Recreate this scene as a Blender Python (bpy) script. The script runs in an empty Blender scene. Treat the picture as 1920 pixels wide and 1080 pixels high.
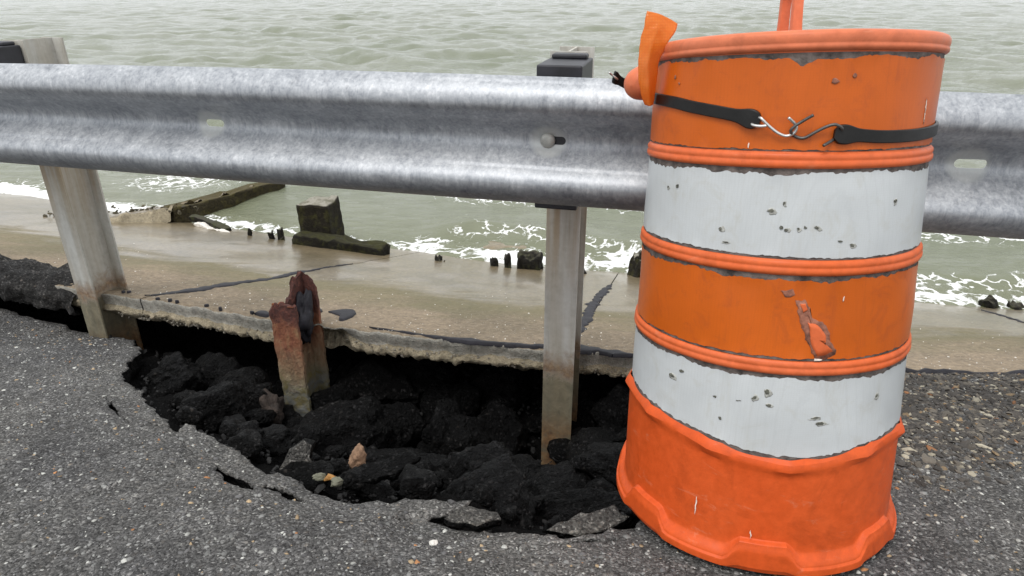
import bpy, bmesh, math, random
import numpy as np
from mathutils import Vector, Matrix
from mathutils.geometry import delaunay_2d_cdt

R = math.radians
rng = np.random.default_rng(7)
random.seed(7)
scene = bpy.context.scene
COL = scene.collection

# ------------------------------------------------------------------ camera
cam_d = bpy.data.cameras.new('camera')
cam = bpy.data.objects.new('camera', cam_d)
COL.objects.link(cam)
cam.location = (0, 0, 0.98)
cam.rotation_euler = (R(90 - 24.5), 0, 0)
cam_d.sensor_width = 36
cam_d.lens = 1260 / 1920 * 36
cam_d.clip_start = 0.02
cam_d.clip_end = 3000
scene.camera = cam

# ------------------------------------------------------------------ overcast sky and soft sun
SUN_EL, SUN_AZ = 66, 215          # azimuth the light comes from, degrees clockwise from +Y
world = bpy.data.worlds.new('World')
scene.world = world
world.use_nodes = True
wn = world.node_tree
wn.nodes.clear()
sky = wn.nodes.new('ShaderNodeTexSky')
sky.sky_type = 'NISHITA'
sky.sun_disc = False
sky.sun_elevation = R(SUN_EL)
sky.sun_rotation = R(SUN_AZ)
sky.dust_density = 4.0
sky.air_density = 1.0
sky.ozone_density = 1.5
hs = wn.nodes.new('ShaderNodeHueSaturation')
hs.inputs['Saturation'].default_value = 0.22     # cloud cover takes the blue out
bg = wn.nodes.new('ShaderNodeBackground')
bg.inputs['Strength'].default_value = 0.15
wo = wn.nodes.new('ShaderNodeOutputWorld')
deck = wn.nodes.new('ShaderNodeMix')              # an even cloud deck veils most of the clear sky
deck.data_type = 'RGBA'
deck.inputs[0].default_value = 0.78
deck.inputs[7].default_value = (5.3, 5.45, 5.6, 1)
wn.links.new(sky.outputs[0], hs.inputs['Color'])
wn.links.new(hs.outputs[0], deck.inputs[6])
wn.links.new(deck.outputs[2], bg.inputs['Color'])
wn.links.new(bg.outputs[0], wo.inputs['Surface'])
sun_d = bpy.data.lights.new('sun', 'SUN')
sun_d.energy = 1.15
sun_d.angle = R(22)
sun_d.color = (1.0, 0.97, 0.93)
sun = bpy.data.objects.new('sun', sun_d)
COL.objects.link(sun)
_d = Vector((math.sin(R(SUN_AZ)) * math.cos(R(SUN_EL)), math.cos(R(SUN_AZ)) * math.cos(R(SUN_EL)), math.sin(R(SUN_EL))))
sun.rotation_euler = _d.to_track_quat('Z', 'Y').to_euler()
sun.location = (-3, -4, 8)

vs = scene.view_settings
vs.view_transform = 'Standard'
vs.look = 'None'
vs.exposure = 0.66
vs.gamma = 1.0
vs.use_curve_mapping = False

# ------------------------------------------------------------------ numeric helpers
def ss(x):
    x = np.clip(x, 0, 1)
    return x * x * (3 - 2 * x)

def _hash(i, j, k, seed):
    n = (i * 374761393 + j * 668265263 + k * 2147483647 + seed * 974711) & 0xffffffff
    n = ((n ^ (n >> 13)) * 1274126177) & 0xffffffff
    n = (n ^ (n >> 16)) & 0xffffffff
    return n / 4294967295.0

def vnoise(p, scale=1.0, seed=0):
    """value noise in -1..1 for an (n,3) array"""
    q = np.asarray(p, float) * scale + 1000.0
    i = np.floor(q).astype(np.int64)
    f = q - i
    f = f * f * (3 - 2 * f)
    out = 0
    for a in (0, 1):
        wa = f[:, 0] if a else 1 - f[:, 0]
        for b in (0, 1):
            wb = f[:, 1] if b else 1 - f[:, 1]
            for c in (0, 1):
                wc = f[:, 2] if c else 1 - f[:, 2]
                out = out + wa * wb * wc * _hash(i[:, 0] + a, i[:, 1] + b, i[:, 2] + c, seed)
    return out * 2 - 1

def fbm(p, scale, octaves=4, seed=0, gain=0.5):
    o, a, s = 0, 1.0, scale
    for k in range(octaves):
        o = o + a * vnoise(p, s, seed + k * 17)
        a *= gain
        s *= 2.03
    return o

def p3(x, y, z=0.0):
    x = np.ravel(np.asarray(x, float)); y = np.ravel(np.asarray(y, float))
    z = np.broadcast_to(np.ravel(np.asarray(z, float)), x.shape) if np.size(z) == 1 else np.ravel(np.asarray(z, float))
    return np.stack([x, y, z], 1)

# ------------------------------------------------------------------ object helpers
def mesh_obj(name, verts, faces, mat, parent=None, smooth=True, mats=None, midx=None):
    me = bpy.data.meshes.new(name)
    me.from_pydata([tuple(map(float, v)) for v in verts], [], [tuple(map(int, f)) for f in faces])
    for m in (mats or [mat]):
        me.materials.append(m)
    if midx is not None:
        me.polygons.foreach_set('material_index', np.asarray(midx, np.int32))
    me.polygons.foreach_set('use_smooth', np.full(len(me.polygons), smooth))
    me.update()
    o = bpy.data.objects.new(name, me)
    COL.objects.link(o)
    if parent is not None:
        o.parent = parent
    return o

def grid_faces(nu, nv, wrap_u=False, base=0):
    """faces for vertices laid out index = u*nv + v"""
    i = np.arange(nu if wrap_u else nu - 1)
    j = np.arange(nv - 1)
    I, J = np.meshgrid(i, j, indexing='ij')
    I2 = (I + 1) % nu
    return (np.stack([I * nv + J, I2 * nv + J, I2 * nv + J + 1, I * nv + J + 1], -1).reshape(-1, 4) + base)

def fast_grid(name, V, F, mat, parent=None):
    me = bpy.data.meshes.new(name)
    V = np.asarray(V, np.float32); F = np.asarray(F, np.int32)
    me.vertices.add(len(V)); me.vertices.foreach_set('co', V.ravel())
    k = F.shape[1]
    me.loops.add(F.size); me.loops.foreach_set('vertex_index', F.ravel())
    me.polygons.add(len(F))
    me.polygons.foreach_set('loop_start', np.arange(0, F.size, k, dtype=np.int32))
    me.materials.append(mat)
    me.update(calc_edges=True)
    me.validate()
    me.polygons.foreach_set('use_smooth', np.full(len(me.polygons), True))
    o = bpy.data.objects.new(name, me)
    COL.objects.link(o)
    if parent is not None:
        o.parent = parent
    return o

def fattr(o, name, vals):
    a = o.data.attributes.new(name, 'FLOAT', 'POINT')
    a.data.foreach_set('value', np.asarray(vals, np.float32))

def cattr(o, name, cols):
    a = o.data.color_attributes.new(name, 'FLOAT_COLOR', 'POINT')
    c = np.ones((len(cols), 4), np.float32); c[:, :3] = cols
    a.data.foreach_set('color', c.ravel())

def empty(name, loc=(0, 0, 0), rot=(0, 0, 0)):
    o = bpy.data.objects.new(name, None)
    COL.objects.link(o)
    o.location = loc
    o.rotation_euler = rot
    o.empty_display_size = 0.1
    return o

def tag(o, label=None, cat=None, group=None, kind=None):
    if label: o['label'] = label
    if cat: o['category'] = cat
    if group: o['group'] = group
    if kind: o['kind'] = kind
    return o

class MB:
    """collects shapes into one mesh"""
    def __init__(self):
        self.v, self.f = [], []
    def add(self, V, F):
        b = len(self.v)
        self.v += [tuple(map(float, p)) for p in V]
        self.f += [tuple(int(i) + b for i in q) for q in F]
        return self
    def box(self, c, half, ax=((1, 0, 0), (0, 1, 0), (0, 0, 1))):
        c = np.array(c, float); A = np.array(ax, float)
        P = [c + sx * half[0] * A[0] + sy * half[1] * A[1] + sz * half[2] * A[2] for sx in (-1, 1) for sy in (-1, 1) for sz in (-1, 1)]
        return self.add(P, [(0, 1, 3, 2), (4, 6, 7, 5), (0, 4, 5, 1), (2, 3, 7, 6), (0, 2, 6, 4), (1, 5, 7, 3)])
    def tube(self, path, r, n=10, closed=False):
        P = np.array(path, float); m = len(P)
        r = np.broadcast_to(np.asarray(r, float), (m,))
        T = np.gradient(P, axis=0); T /= np.linalg.norm(T, axis=1)[:, None] + 1e-12
        a = np.array([0, 0, 1.0]) if abs(T[0, 2]) < .9 else np.array([1.0, 0, 0])
        N = np.cross(T[0], a); N /= np.linalg.norm(N)
        V = []
        for i in range(m):
            N = N - T[i] * (N @ T[i]); N /= np.linalg.norm(N) + 1e-12
            B = np.cross(T[i], N)
            for k in range(n):
                t = 2 * math.pi * k / n
                V.append(P[i] + r[i] * (math.cos(t) * N + math.sin(t) * B))
        F = [(i * n + k, i * n + (k + 1) % n, (i + 1) * n + (k + 1) % n, (i + 1) * n + k) for i in range(m - 1) for k in range(n)]
        F += [tuple(range(n - 1, -1, -1)), tuple((m - 1) * n + k for k in range(n))]
        return self.add(V, F)
    def build(self, name, mat, parent=None, smooth=False, bevel=0, seg=2):
        o = mesh_obj(name, self.v, self.f, mat, parent, smooth)
        bm = bmesh.new(); bm.from_mesh(o.data)
        bmesh.ops.recalc_face_normals(bm, faces=bm.faces)
        bm.to_mesh(o.data); bm.free()
        if bevel:
            m = o.modifiers.new('bevel', 'BEVEL'); m.width = bevel; m.segments = seg; m.limit_method = 'ANGLE'
            m.harden_normals = False
        return o

def catmull(pts, n):
    P = np.array(pts, float)
    P = np.vstack([2 * P[0] - P[1], P, 2 * P[-1] - P[-2]])
    out = []
    m = len(P) - 3
    for i in range(m):
        a, b, c, d = P[i:i + 4]
        for t in np.linspace(0, 1, n, endpoint=False):
            out.append(.5 * (2 * b + (c - a) * t + (2 * a - 5 * b + 4 * c - d) * t * t + (3 * b - a - 3 * c + d) * t ** 3))
    out.append(P[-2])
    return np.array(out)

# ------------------------------------------------------------------ material helpers
class Mat:
    def __init__(self, name):
        self.m = bpy.data.materials.new(name)
        self.m.use_nodes = True
        self.t = self.m.node_tree
        self.t.nodes.clear()
        self.out = self.t.nodes.new('ShaderNodeOutputMaterial')
        self.b = self.t.nodes.new('ShaderNodeBsdfPrincipled')
        self.t.links.new(self.b.outputs[0], self.out.inputs['Surface'])
    def n(self, typ, **kw):
        nd = self.t.nodes.new('ShaderNode' + typ)
        for k, v in kw.items():
            if k.startswith('_'):
                setattr(nd, k[1:], v)
            else:
                self.put(nd, k, v)
        return nd
    def put(self, nd, k, v):
        key = int(k[1:]) if (k[0] == 'i' and k[1:].isdigit()) else k
        s = nd.inputs[key]
        if hasattr(v, 'is_output'):
            self.t.links.new(v, s)
        elif isinstance(v, bpy.types.Node):
            self.t.links.new(v.outputs[0], s)
        else:
            s.default_value = v
    def coord(self, kind='Object', scale=(1, 1, 1), rot=(0, 0, 0)):
        tc = self.n('TexCoord')
        mp = self.n('Mapping', Vector=tc.outputs[kind], Scale=scale, Rotation=rot)
        return mp.outputs[0]
    def noise(self, vec, scale, detail=4, rough=.55, dist=0):
        return self.n('TexNoise', Vector=vec, Scale=scale, Detail=detail, Roughness=rough, Distortion=dist).outputs['Fac']
    def vor(self, vec, scale, out='Distance', feature='F1', rand=1.0):
        nd = self.n('TexVoronoi', _feature=feature, Vector=vec, Scale=scale, Randomness=rand)
        return nd.outputs[out]
    def ramp(self, fac, stops, interp='LINEAR'):
        nd = self.n('ValToRGB', Fac=fac)
        cr = nd.color_ramp
        cr.interpolation = interp
        while len(cr.elements) < len(stops):
            cr.elements.new(.5)
        for e, (p, c) in zip(cr.elements, stops):
            e.position = p
            e.color = (c, c, c, 1) if isinstance(c, (int, float)) else (*c, 1)
        return nd.outputs[0]
    def mix(self, fac, a, b, mode='MIX'):
        nd = self.n('Mix', _data_type='RGBA', _blend_type=mode)
        for k, v in ((0, fac), (6, a), (7, b)):
            s = nd.inputs[k]
            if hasattr(v, 'is_output'):
                self.t.links.new(v, s)
            elif k == 0:
                s.default_value = v
            else:
                s.default_value = (*v, 1)
        return nd.outputs[2]
    def math(self, op, a, b=0.0, c=None, clamp=False):
        nd = self.n('Math', _operation=op, _use_clamp=clamp)
        for k, v in enumerate((a, b) if c is None else (a, b, c)):
            if hasattr(v, 'is_output'):
                self.t.links.new(v, nd.inputs[k])
            else:
                nd.inputs[k].default_value = v
        return nd.outputs[0]
    def bump(self, h, strength=.5, dist=.01, normal=None):
        nd = self.n('Bump', Height=h, Strength=strength, Distance=dist)
        if normal is not None:
            self.t.links.new(normal, nd.inputs['Normal'])
        return nd.outputs[0]
    def maprange(self, v, a, b, c=0.0, d=1.0):
        nd = self.n('MapRange', _clamp=True, i0=v, i1=a, i2=b, i3=c, i4=d)
        return nd.outputs[0]
    def attr(self, name, out='Fac'):
        return self.n('Attribute', _attribute_name=name).outputs[out]
    def posz(self):
        g = self.n('NewGeometry')
        s = self.n('SeparateXYZ', i0=g.outputs['Position'])
        return s.outputs['Z']
    def set(self, **kw):
        for k, v in kw.items():
            key = k.replace('_', ' ')
            s = self.b.inputs[key]
            if hasattr(v, 'is_output'):
                self.t.links.new(v, s)
            elif isinstance(v, tuple) and len(v) == 3:
                s.default_value = (*v, 1)
            else:
                s.default_value = v
        return self

def m_asphalt(name, base, light, tint=(1, 1, 1), stone=.5, cell=115, rough=.85, spec=.3, bd=.0045):
    M = Mat(name)
    c = M.coord('Object')
    warp = M.n('TexNoise', Vector=c, Scale=60, Detail=2)
    wv = M.n('VectorMath', _operation='MULTIPLY_ADD', i0=warp.outputs['Color'], i1=(.012, .012, .012), i2=c).outputs[0]
    v1 = M.n('TexVoronoi', Vector=wv, Scale=cell, Randomness=1)
    v2 = M.n('TexVoronoi', Vector=wv, Scale=cell * 2.4, Randomness=1)
    sep = M.n('SeparateColor', i0=v1.outputs['Color'])
    sep2 = M.n('SeparateColor', i0=v2.outputs['Color'])
    # each stone has its own grey; a few are pale, tan or rusty
    g1 = M.ramp(sep.outputs[0], [(0, base * .45), (.45, base), (.8, base * 1.7), (.93, light), (1, light * 1.5)])
    hue = M.ramp(sep.outputs[1], [(0, (1, 1, 1)), (.75, (1, .98, .95)), (.9, (1.0, .94, .87)), (1, (1, .86, .72))])
    col = M.mix(1, g1, hue, 'MULTIPLY')
    g2 = M.ramp(sep2.outputs[0], [(0, base * .35), (.5, base * .8), (.9, base * 1.4), (1, light)])
    fine = M.noise(c, 9, 3)
    edge = M.ramp(v1.outputs['Distance'], [(.28, 1.0), (.62, 0.0)])
    core = M.math('MULTIPLY', edge, M.ramp(sep.outputs[2], [(.35, 0.0), (.6, 1.0)]))
    col = M.mix(M.math('MULTIPLY', core, stone), g2, col)
    col = M.mix(1, col, M.ramp(fine, [(.3, .72), (.7, 1.2)]), 'MULTIPLY')
    big = M.noise(c, 1.7, 4)
    col = M.mix(1, col, M.ramp(big, [(.33, (.70, .70, .72)), (.66, (1.2, 1.18, 1.13))]), 'MULTIPLY')
    crev = M.noise(M.n('Mapping', Vector=c, Scale=(1, 1.5, 1), Rotation=(0, 0, R(-28))).outputs[0], 130, 4, .7, .5)
    col = M.mix(1, col, M.ramp(crev, [(.36, .28), (.46, 1.0), (.7, 1.12)]), 'MULTIPLY')
    col = M.mix(1, col, tint, 'MULTIPLY')
    h1 = M.math('SUBTRACT', 1.0, v1.outputs['Distance'])
    h2 = M.math('MULTIPLY', v2.outputs['Distance'], -.5)
    h = M.math('ADD', M.math('ADD', M.math('MULTIPLY', h1, core), h2), M.math('MULTIPLY', crev, 1.4))
    M.set(Base_Color=col, Roughness=rough, Normal=M.bump(h, .9, bd))
    M.b.inputs['Specular IOR Level'].default_value = spec
    return M.m

def m_simple(name, col, rough=.5, metal=0, var=.25, scale=40, bump=.2, bd=.002, spec=.5):
    M = Mat(name)
    c = M.coord('Object')
    n = M.noise(c, scale, 5)
    cc = M.mix(1, col, M.ramp(n, [(.3, 1 - var), (.7, 1 + var)]), 'MULTIPLY')
    M.set(Base_Color=cc, Roughness=rough, Metallic=metal, Normal=M.bump(M.noise(c, scale * 4, 4), bump, bd))
    M.b.inputs['Specular IOR Level'].default_value = spec
    return M.m

def m_galv():
    M = Mat('galvanised_steel')
    c = M.coord('Object', rot=(0, 0, R(14)))
    st = M.n('Mapping', Vector=c, Scale=(95, 95, 12)).outputs[0]
    streak = M.noise(st, 1.0, 6, .65, .8)
    speck = M.noise(c, 85, 6, .72, .6)
    patch = M.noise(c, 9, 7, .7, .9)
    k = M.math('ADD', M.math('ADD', M.math('MULTIPLY', streak, .30), M.math('MULTIPLY', speck, .32)), M.math('MULTIPLY', patch, .38))
    col = M.ramp(k, [(.35, (.155, .165, .182)), (.45, (.275, .29, .312)), (.54, (.39, .405, .425)), (.65, (.59, .60, .615))])
    drip = M.noise(M.n('Mapping', Vector=c, Scale=(34, 34, 1.6)).outputs[0], 1, 6, .7, .3)
    grub = M.noise(c, 3.2, 5, .65, .6)
    col = M.mix(M.math('MULTIPLY', M.ramp(drip, [(.54, 0.0), (.70, .55)]), M.ramp(grub, [(.42, .15), (.62, 1.0)])), col, (.10, .105, .115))
    # pale rubbed zinc round the bolt slots
    g = M.n('NewGeometry').outputs['Position']
    halo = None
    for p in RUBS:
        d = M.n('VectorMath', _operation='DISTANCE', i0=g, i1=p).outputs['Value']
        h = M.maprange(M.math('ADD', d, M.math('MULTIPLY', M.math('SUBTRACT', speck, .5), .012)), .050, .036)
        halo = h if halo is None else M.math('MAXIMUM', halo, h)
    col = M.mix(M.math('MULTIPLY', halo, .65), col, (.52, .53, .51))
    M.set(Base_Color=col, Metallic=.5, Roughness=M.ramp(k, [(.35, .42), (.65, .58)]), Normal=M.bump(k, .14, .002))
    return M.m

def m_post():
    M = Mat('weathered_post_steel')
    c = M.coord('Object')
    z = M.posz()
    st = M.noise(M.n('Mapping', Vector=c, Scale=(26, 26, 3)).outputs[0], 1, 5, .6)
    pn = M.noise(c, 22, 6, .7, .5)
    mix_ = M.math('ADD', M.math('MULTIPLY', st, .6), M.math('MULTIPLY', M.noise(c, 45, 5, .65), .4))
    col = M.ramp(mix_, [(.32, (.37, .36, .325)), (.5, (.50, .49, .45)), (.68, (.60, .595, .56))])
    scr = M.math('MULTIPLY', M.ramp(M.noise(M.n('Mapping', Vector=c, Scale=(90, 90, 3)).outputs[0], 1, 4, .6), [(.60, 0.0), (.72, .6)]), M.ramp(M.noise(c, 5, 3), [(.5, 0.0), (.62, 1.0)]))
    col = M.mix(scr, col, (.13, .13, .125))
    # dried soil and rust below the old ground line
    zz = M.math('ADD', z, M.math('MULTIPLY', M.math('SUBTRACT', pn, .5), .16))
    soil = M.maprange(zz, -.17, -.21)
    rustline = M.math('MULTIPLY', M.maprange(zz, -.10, -.17), M.math('SUBTRACT', 1.0, soil))
    lowrust = M.math('MULTIPLY', M.maprange(zz, -.33, -.43), M.ramp(pn, [(.36, 0.0), (.50, 1.0)]))
    soilc = M.ramp(pn, [(.3, (.10, .095, .07)), (.6, (.22, .20, .14)), (.75, (.32, .28, .2))])
    rust = M.ramp(M.noise(c, 60, 5), [(.3, (.10, .045, .025)), (.6, (.26, .15, .07)), (.8, (.36, .27, .17))])
    col = M.mix(soil, col, soilc)
    col = M.mix(M.math('MULTIPLY', rustline, .92), col, rust)
    col = M.mix(lowrust, col, rust)
    # upper flank tinted by run-off under the block
    up = M.math('MULTIPLY', M.math('MULTIPLY', M.maprange(zz, .10, .42), M.maprange(z, .60, .46)), M.ramp(M.noise(M.n('Mapping', Vector=c, Scale=(40, 40, 2.0)).outputs[0], 1, 4), [(.36, 0.0), (.60, .8)]))
    col = M.mix(up, col, (.32, .20, .09))
    warm = M.ramp(M.noise(M.n('Mapping', Vector=c, Scale=(18, 18, 1.4)).outputs[0], 1, 5, .6), [(.40, 0.0), (.68, .5)])
    col = M.mix(warm, col, (.30, .235, .14))
    M.set(Base_Color=col, Metallic=.15, Roughness=.62, Normal=M.bump(pn, .35, .002))
    return M.m

def m_rust_stub():
    M = Mat('rusted_stub_steel')
    c = M.coord('Object')
    z = M.posz()
    pn = M.noise(c, 26, 6, .7, .7)
    zz = M.math('ADD', z, M.math('MULTIPLY', M.math('SUBTRACT', pn, .5), .22))
    st = M.noise(M.n('Mapping', Vector=c, Scale=(42, 42, 13)).outputs[0], 1, 6, .7, .5)
    low = M.ramp(st, [(.3, (.12, .10, .065)), (.5, (.23, .19, .11)), (.7, (.28, .26, .19))])
    grey = M.ramp(pn, [(.4, (.18, .15, .06)), (.6, (.17, .175, .165))])
    mid = M.ramp(st, [(.3, (.12, .035, .022)), (.52, (.23, .085, .042)), (.72, (.29, .18, .09))])
    top = M.ramp(M.noise(c, 70, 6, .7), [(.3, (.035, .016, .014)), (.55, (.10, .034, .025)), (.72, (.22, .075, .045))])
    col = M.mix(M.maprange(zz, -.42, -.34), grey, low)
    col = M.mix(M.maprange(zz, -.40, -.20), col, mid)
    col = M.mix(M.maprange(zz, -.16, -.10), col, top)
    M.set(Base_Color=col, Roughness=.8, Normal=M.bump(M.noise(c, 120, 6, .7), .8, .004))
    return M.m

def m_concrete(name, dry, wet, apron=True):
    M = Mat(name)
    c = M.coord('Object')
    n1 = M.noise(c, 2.2, 6, .6, .4)
    n2 = M.noise(c, 45, 5, .7)
    n3 = M.noise(M.n('Mapping', Vector=c, Scale=(1.2, 3.2, 1), Rotation=(0, 0, R(-14))).outputs[0], 1.6, 5, .6, .8)
    v = M.n('TexVoronoi', Vector=c, Scale=190)
    vs_ = M.n('SeparateColor', i0=v.outputs['Color'])
    col = M.mix(1, dry, M.ramp(n1, [(.3, (.66, .66, .62)), (.5, (.98, .96, .94)), (.7, (1.2, 1.17, 1.15))]), 'MULTIPLY')
    col = M.mix(1, col, M.ramp(n2, [(.3, .62), (.7, 1.35)]), 'MULTIPLY')
    col = M.mix(M.math('MULTIPLY', M.ramp(vs_.outputs[0], [(.84, 0.0), (.9, 1.0)]), .32), col, M.ramp(vs_.outputs[1], [(0, (.10, .08, .06)), (.5, (.30, .23, .16)), (1, (.52, .47, .38))]))
    if apron:
        z = M.posz()
        zz = M.math('ADD', z, M.math('MULTIPLY', M.math('SUBTRACT', n3, .5), .20))
        damp = M.maprange(zz, -.27, -.36)
        soak = M.maprange(zz, -.36, -.41)
        algae = M.math('MULTIPLY', M.math('MULTIPLY', damp, M.math('SUBTRACT', 1.0, soak)), .55)
        col = M.mix(M.math('MULTIPLY', damp, .75), col, M.mix(1, col, wet, 'MULTIPLY'))
        col = M.mix(algae, col, (.125, .115, .05))
        ro = M.math('SUBTRACT', .85, M.math('ADD', M.math('MULTIPLY', damp, .12), M.math('MULTIPLY', soak, .42)))
        bs = M.math('SUBTRACT', .55, M.math('MULTIPLY', soak, .38))
        h = M.math('ADD', M.math('MULTIPLY', n2, .6), M.math('MULTIPLY', v.outputs['Distance'], .4))
        bn = M.n('Bump', Height=h, Strength=bs, Distance=.004)
        M.set(Base_Color=col, Roughness=ro, Normal=bn.outputs[0], Coat_Weight=M.math('MULTIPLY', soak, .32), Coat_Roughness=.12)
    else:
        h = M.math('ADD', n2, M.math('MULTIPLY', v.outputs['Distance'], .6))
        M.set(Base_Color=col, Roughness=.9, Normal=M.bump(h, .9, .006))
    return M.m

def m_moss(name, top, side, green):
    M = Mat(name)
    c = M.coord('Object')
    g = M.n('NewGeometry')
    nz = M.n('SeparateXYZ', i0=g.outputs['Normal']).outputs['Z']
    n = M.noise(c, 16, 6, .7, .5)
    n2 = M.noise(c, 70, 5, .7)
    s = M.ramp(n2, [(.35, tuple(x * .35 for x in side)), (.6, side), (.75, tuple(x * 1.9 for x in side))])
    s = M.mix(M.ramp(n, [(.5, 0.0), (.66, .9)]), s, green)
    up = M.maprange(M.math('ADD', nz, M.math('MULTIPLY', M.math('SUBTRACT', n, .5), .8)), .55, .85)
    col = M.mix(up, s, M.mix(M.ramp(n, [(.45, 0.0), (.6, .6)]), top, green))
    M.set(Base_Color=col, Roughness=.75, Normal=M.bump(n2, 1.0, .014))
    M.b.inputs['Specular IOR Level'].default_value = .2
    return M.m

def m_water():
    M = Mat('sea_water')
    c = M.coord('Object')
    foam_d = M.attr('foam')
    sh = M.attr('shallow')
    lace = M.noise(c, 7, 8, .72, 1.6)
    lace2 = M.n('TexVoronoi', _feature='DISTANCE_TO_EDGE', Vector=M.n('VectorMath', _operation='MULTIPLY_ADD', i0=M.n('TexNoise', Vector=c, Scale=6, Detail=4).outputs['Color'], i1=(.35, .35, .35), i2=c).outputs[0], Scale=6.5).outputs['Distance']
    web = M.ramp(lace2, [(.0, 1.0), (.10, .35), (.3, 0.0)])
    f = M.math('ADD', M.math('MULTIPLY', lace, .75), M.math('MULTIPLY', web, .28))
    thr = M.math('SUBTRACT', 1.0, M.math('MULTIPLY', foam_d, .76))
    fm = M.maprange(M.math('SUBTRACT', f, thr), -.01, .07)
    body = M.mix(M.ramp(M.noise(c, .35, 4), [(.35, 0.0), (.65, 1.0)]), (.150, .166, .112), (.185, .197, .145))
    body = M.mix(sh, body, (.160, .165, .090))
    col = M.mix(fm, body, (.80, .81, .79))
    ro = M.mix(fm, (.09, .09, .09), (.8, .8, .8))
    w1 = M.noise(M.n('Mapping', Vector=c, Scale=(.8, 1.7, 1)).outputs[0], 6, 8, .66, .4)
    bn = M.bump(w1, .6, .06)
    bn = M.bump(M.math('MULTIPLY', fm, M.noise(c, 60, 4)), .6, .01, bn)
    M.set(Base_Color=col, Roughness=ro, Normal=bn, IOR=1.33)
    return M.m

def m_plastic(name, col, fade=(.62, .22, .10), rough=.42, amt=.35):
    M = Mat(name)
    c = M.coord('Object')
    n = M.noise(c, 4.5, 5, .6, .4)
    n2 = M.noise(c, 55, 5, .7)
    cc = M.mix(M.math('MULTIPLY', M.ramp(n, [(.4, 0.0), (.7, 1.0)]), amt), col, fade)
    cc = M.mix(1, cc, M.ramp(n2, [(.3, .86), (.7, 1.1)]), 'MULTIPLY')
    scr = M.noise(M.n('Mapping', Vector=c, Scale=(30, 30, 2.2)).outputs[0], 4, 5, .75)
    cc = M.mix(M.ramp(scr, [(.70, 0.0), (.78, .45)]), cc, (.70, .42, .30))
    grime = M.noise(c, 11, 6, .7, .7)
    cc = M.mix(M.ramp(grime, [(.52, 0.0), (.74, .55)]), cc, tuple(x * .45 for x in col))
    rub = M.noise(M.n('Mapping', Vector=c, Scale=(9, 9, 30)).outputs[0], 1, 7, .75, .6)
    cc = M.mix(M.ramp(rub, [(.60, 0.0), (.72, .35)]), cc, (.60, .30, .19))
    M.set(Base_Color=cc, Roughness=M.ramp(n2, [(.3, rough - .06), (.7, rough + .14)]), Normal=M.bump(M.noise(c, 90, 4), .10, .002))
    M.b.inputs['Specular IOR Level'].default_value = .22
    return M.m

def m_sheet(name, col, dirt):
    M = Mat(name)
    c = M.coord('Object')
    # honeycomb cells of the reflective film run as a fine relief
    uv = M.n('Mapping', Vector=c, Scale=(1, 1, 1.15)).outputs[0]
    v = M.n('TexVoronoi', _feature='DISTANCE_TO_EDGE', Vector=uv, Scale=230, Randomness=.15).outputs['Distance']
    n = M.noise(c, 5, 5, .6, .5)
    grime = M.noise(c, 18, 7, .75, .8)
    st = M.noise(M.n('Mapping', Vector=c, Scale=(26, 26, 3)).outputs[0], 1.4, 6, .7)
    cc = M.mix(1, col, M.ramp(n, [(.3, .88), (.7, 1.07)]), 'MULTIPLY')
    cc = M.mix(M.ramp(v, [(.0, .22), (.12, 0.0)]), cc, tuple(x * .72 for x in col))
    cc = M.mix(M.ramp(grime, [(.52, 0.0), (.78, .6)]), cc, dirt)
    cc = M.mix(M.ramp(st, [(.56, 0.0), (.80, .45)]), cc, dirt)
    M.set(Base_Color=cc, Roughness=.36, Normal=M.bump(n, .12, .006), Coat_Weight=.06, Coat_Roughness=.25)
    M.b.inputs['Specular IOR Level'].default_value = .22
    return M.m

MT = {}
MT['asphalt'] = m_asphalt('worn_asphalt', .122, .34, tint=(1.0, .985, .955), cell=100)
MT['asphalt_coarse'] = m_asphalt('fragment_asphalt', .085, .26, tint=(1.0, .97, .9), stone=.7, cell=95)
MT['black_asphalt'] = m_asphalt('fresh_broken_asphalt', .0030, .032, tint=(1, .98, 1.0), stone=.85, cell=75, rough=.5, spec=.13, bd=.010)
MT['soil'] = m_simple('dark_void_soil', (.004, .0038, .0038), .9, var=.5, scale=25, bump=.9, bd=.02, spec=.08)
RUBS = [(-.862, 1.953, .611), (.092, 1.690, .618), (1.022, 1.488, .609)]
MT['galv'] = m_galv()
MT['post'] = m_post()
MT['rust'] = m_rust_stub()
MT['apron'] = m_concrete('apron_concrete', (.215, .170, .116), (.72, .74, .64))
MT['edge'] = m_concrete('broken_edge_concrete', (.33, .285, .20), (1, 1, 1), apron=False)
MT['cast'] = m_concrete('cast_face_concrete', (.31, .30, .265), (1, 1, 1), apron=False)
MT['moss'] = m_moss('mossy_concrete', (.32, .30, .25), (.024, .020, .013), (.05, .048, .014))
MT['moss_beam'] = m_moss('mossy_beam', (.030, .028, .013), (.014, .012, .008), (.05, .05, .014))
MT['moss_flank'] = m_moss('mossy_flank', (.085, .07, .035), (.050, .040, .020), (.085, .072, .022))
MT['wood'] = m_moss('rotten_wood', (.06, .055, .04), (.018, .016, .013), (.05, .055, .02))
MT['tar'] = m_simple('tar_sealant', (.020, .019, .024), .6, var=.35, scale=30, bump=.4, bd=.003, spec=.25)
MT['water'] = m_water()
MT['blockout'] = m_simple('black_composite', (.018, .018, .023), .5, var=.5, scale=18, bump=.3, bd=.002)
MT['bolt'] = m_simple('zinc_bolt', (.42, .42, .39), .5, .4, var=.2, scale=60)
MT['drum'] = m_plastic('orange_drum_plastic', (.60, .110, .026), fade=(.64, .18, .085))
MT['lid'] = m_plastic('faded_orange_plastic', (.58, .150, .065), fade=(.62, .21, .115), amt=.5)
MT['base'] = m_plastic('orange_base_plastic', (.56, .078, .013), fade=(.60, .115, .030), amt=.35)
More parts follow.
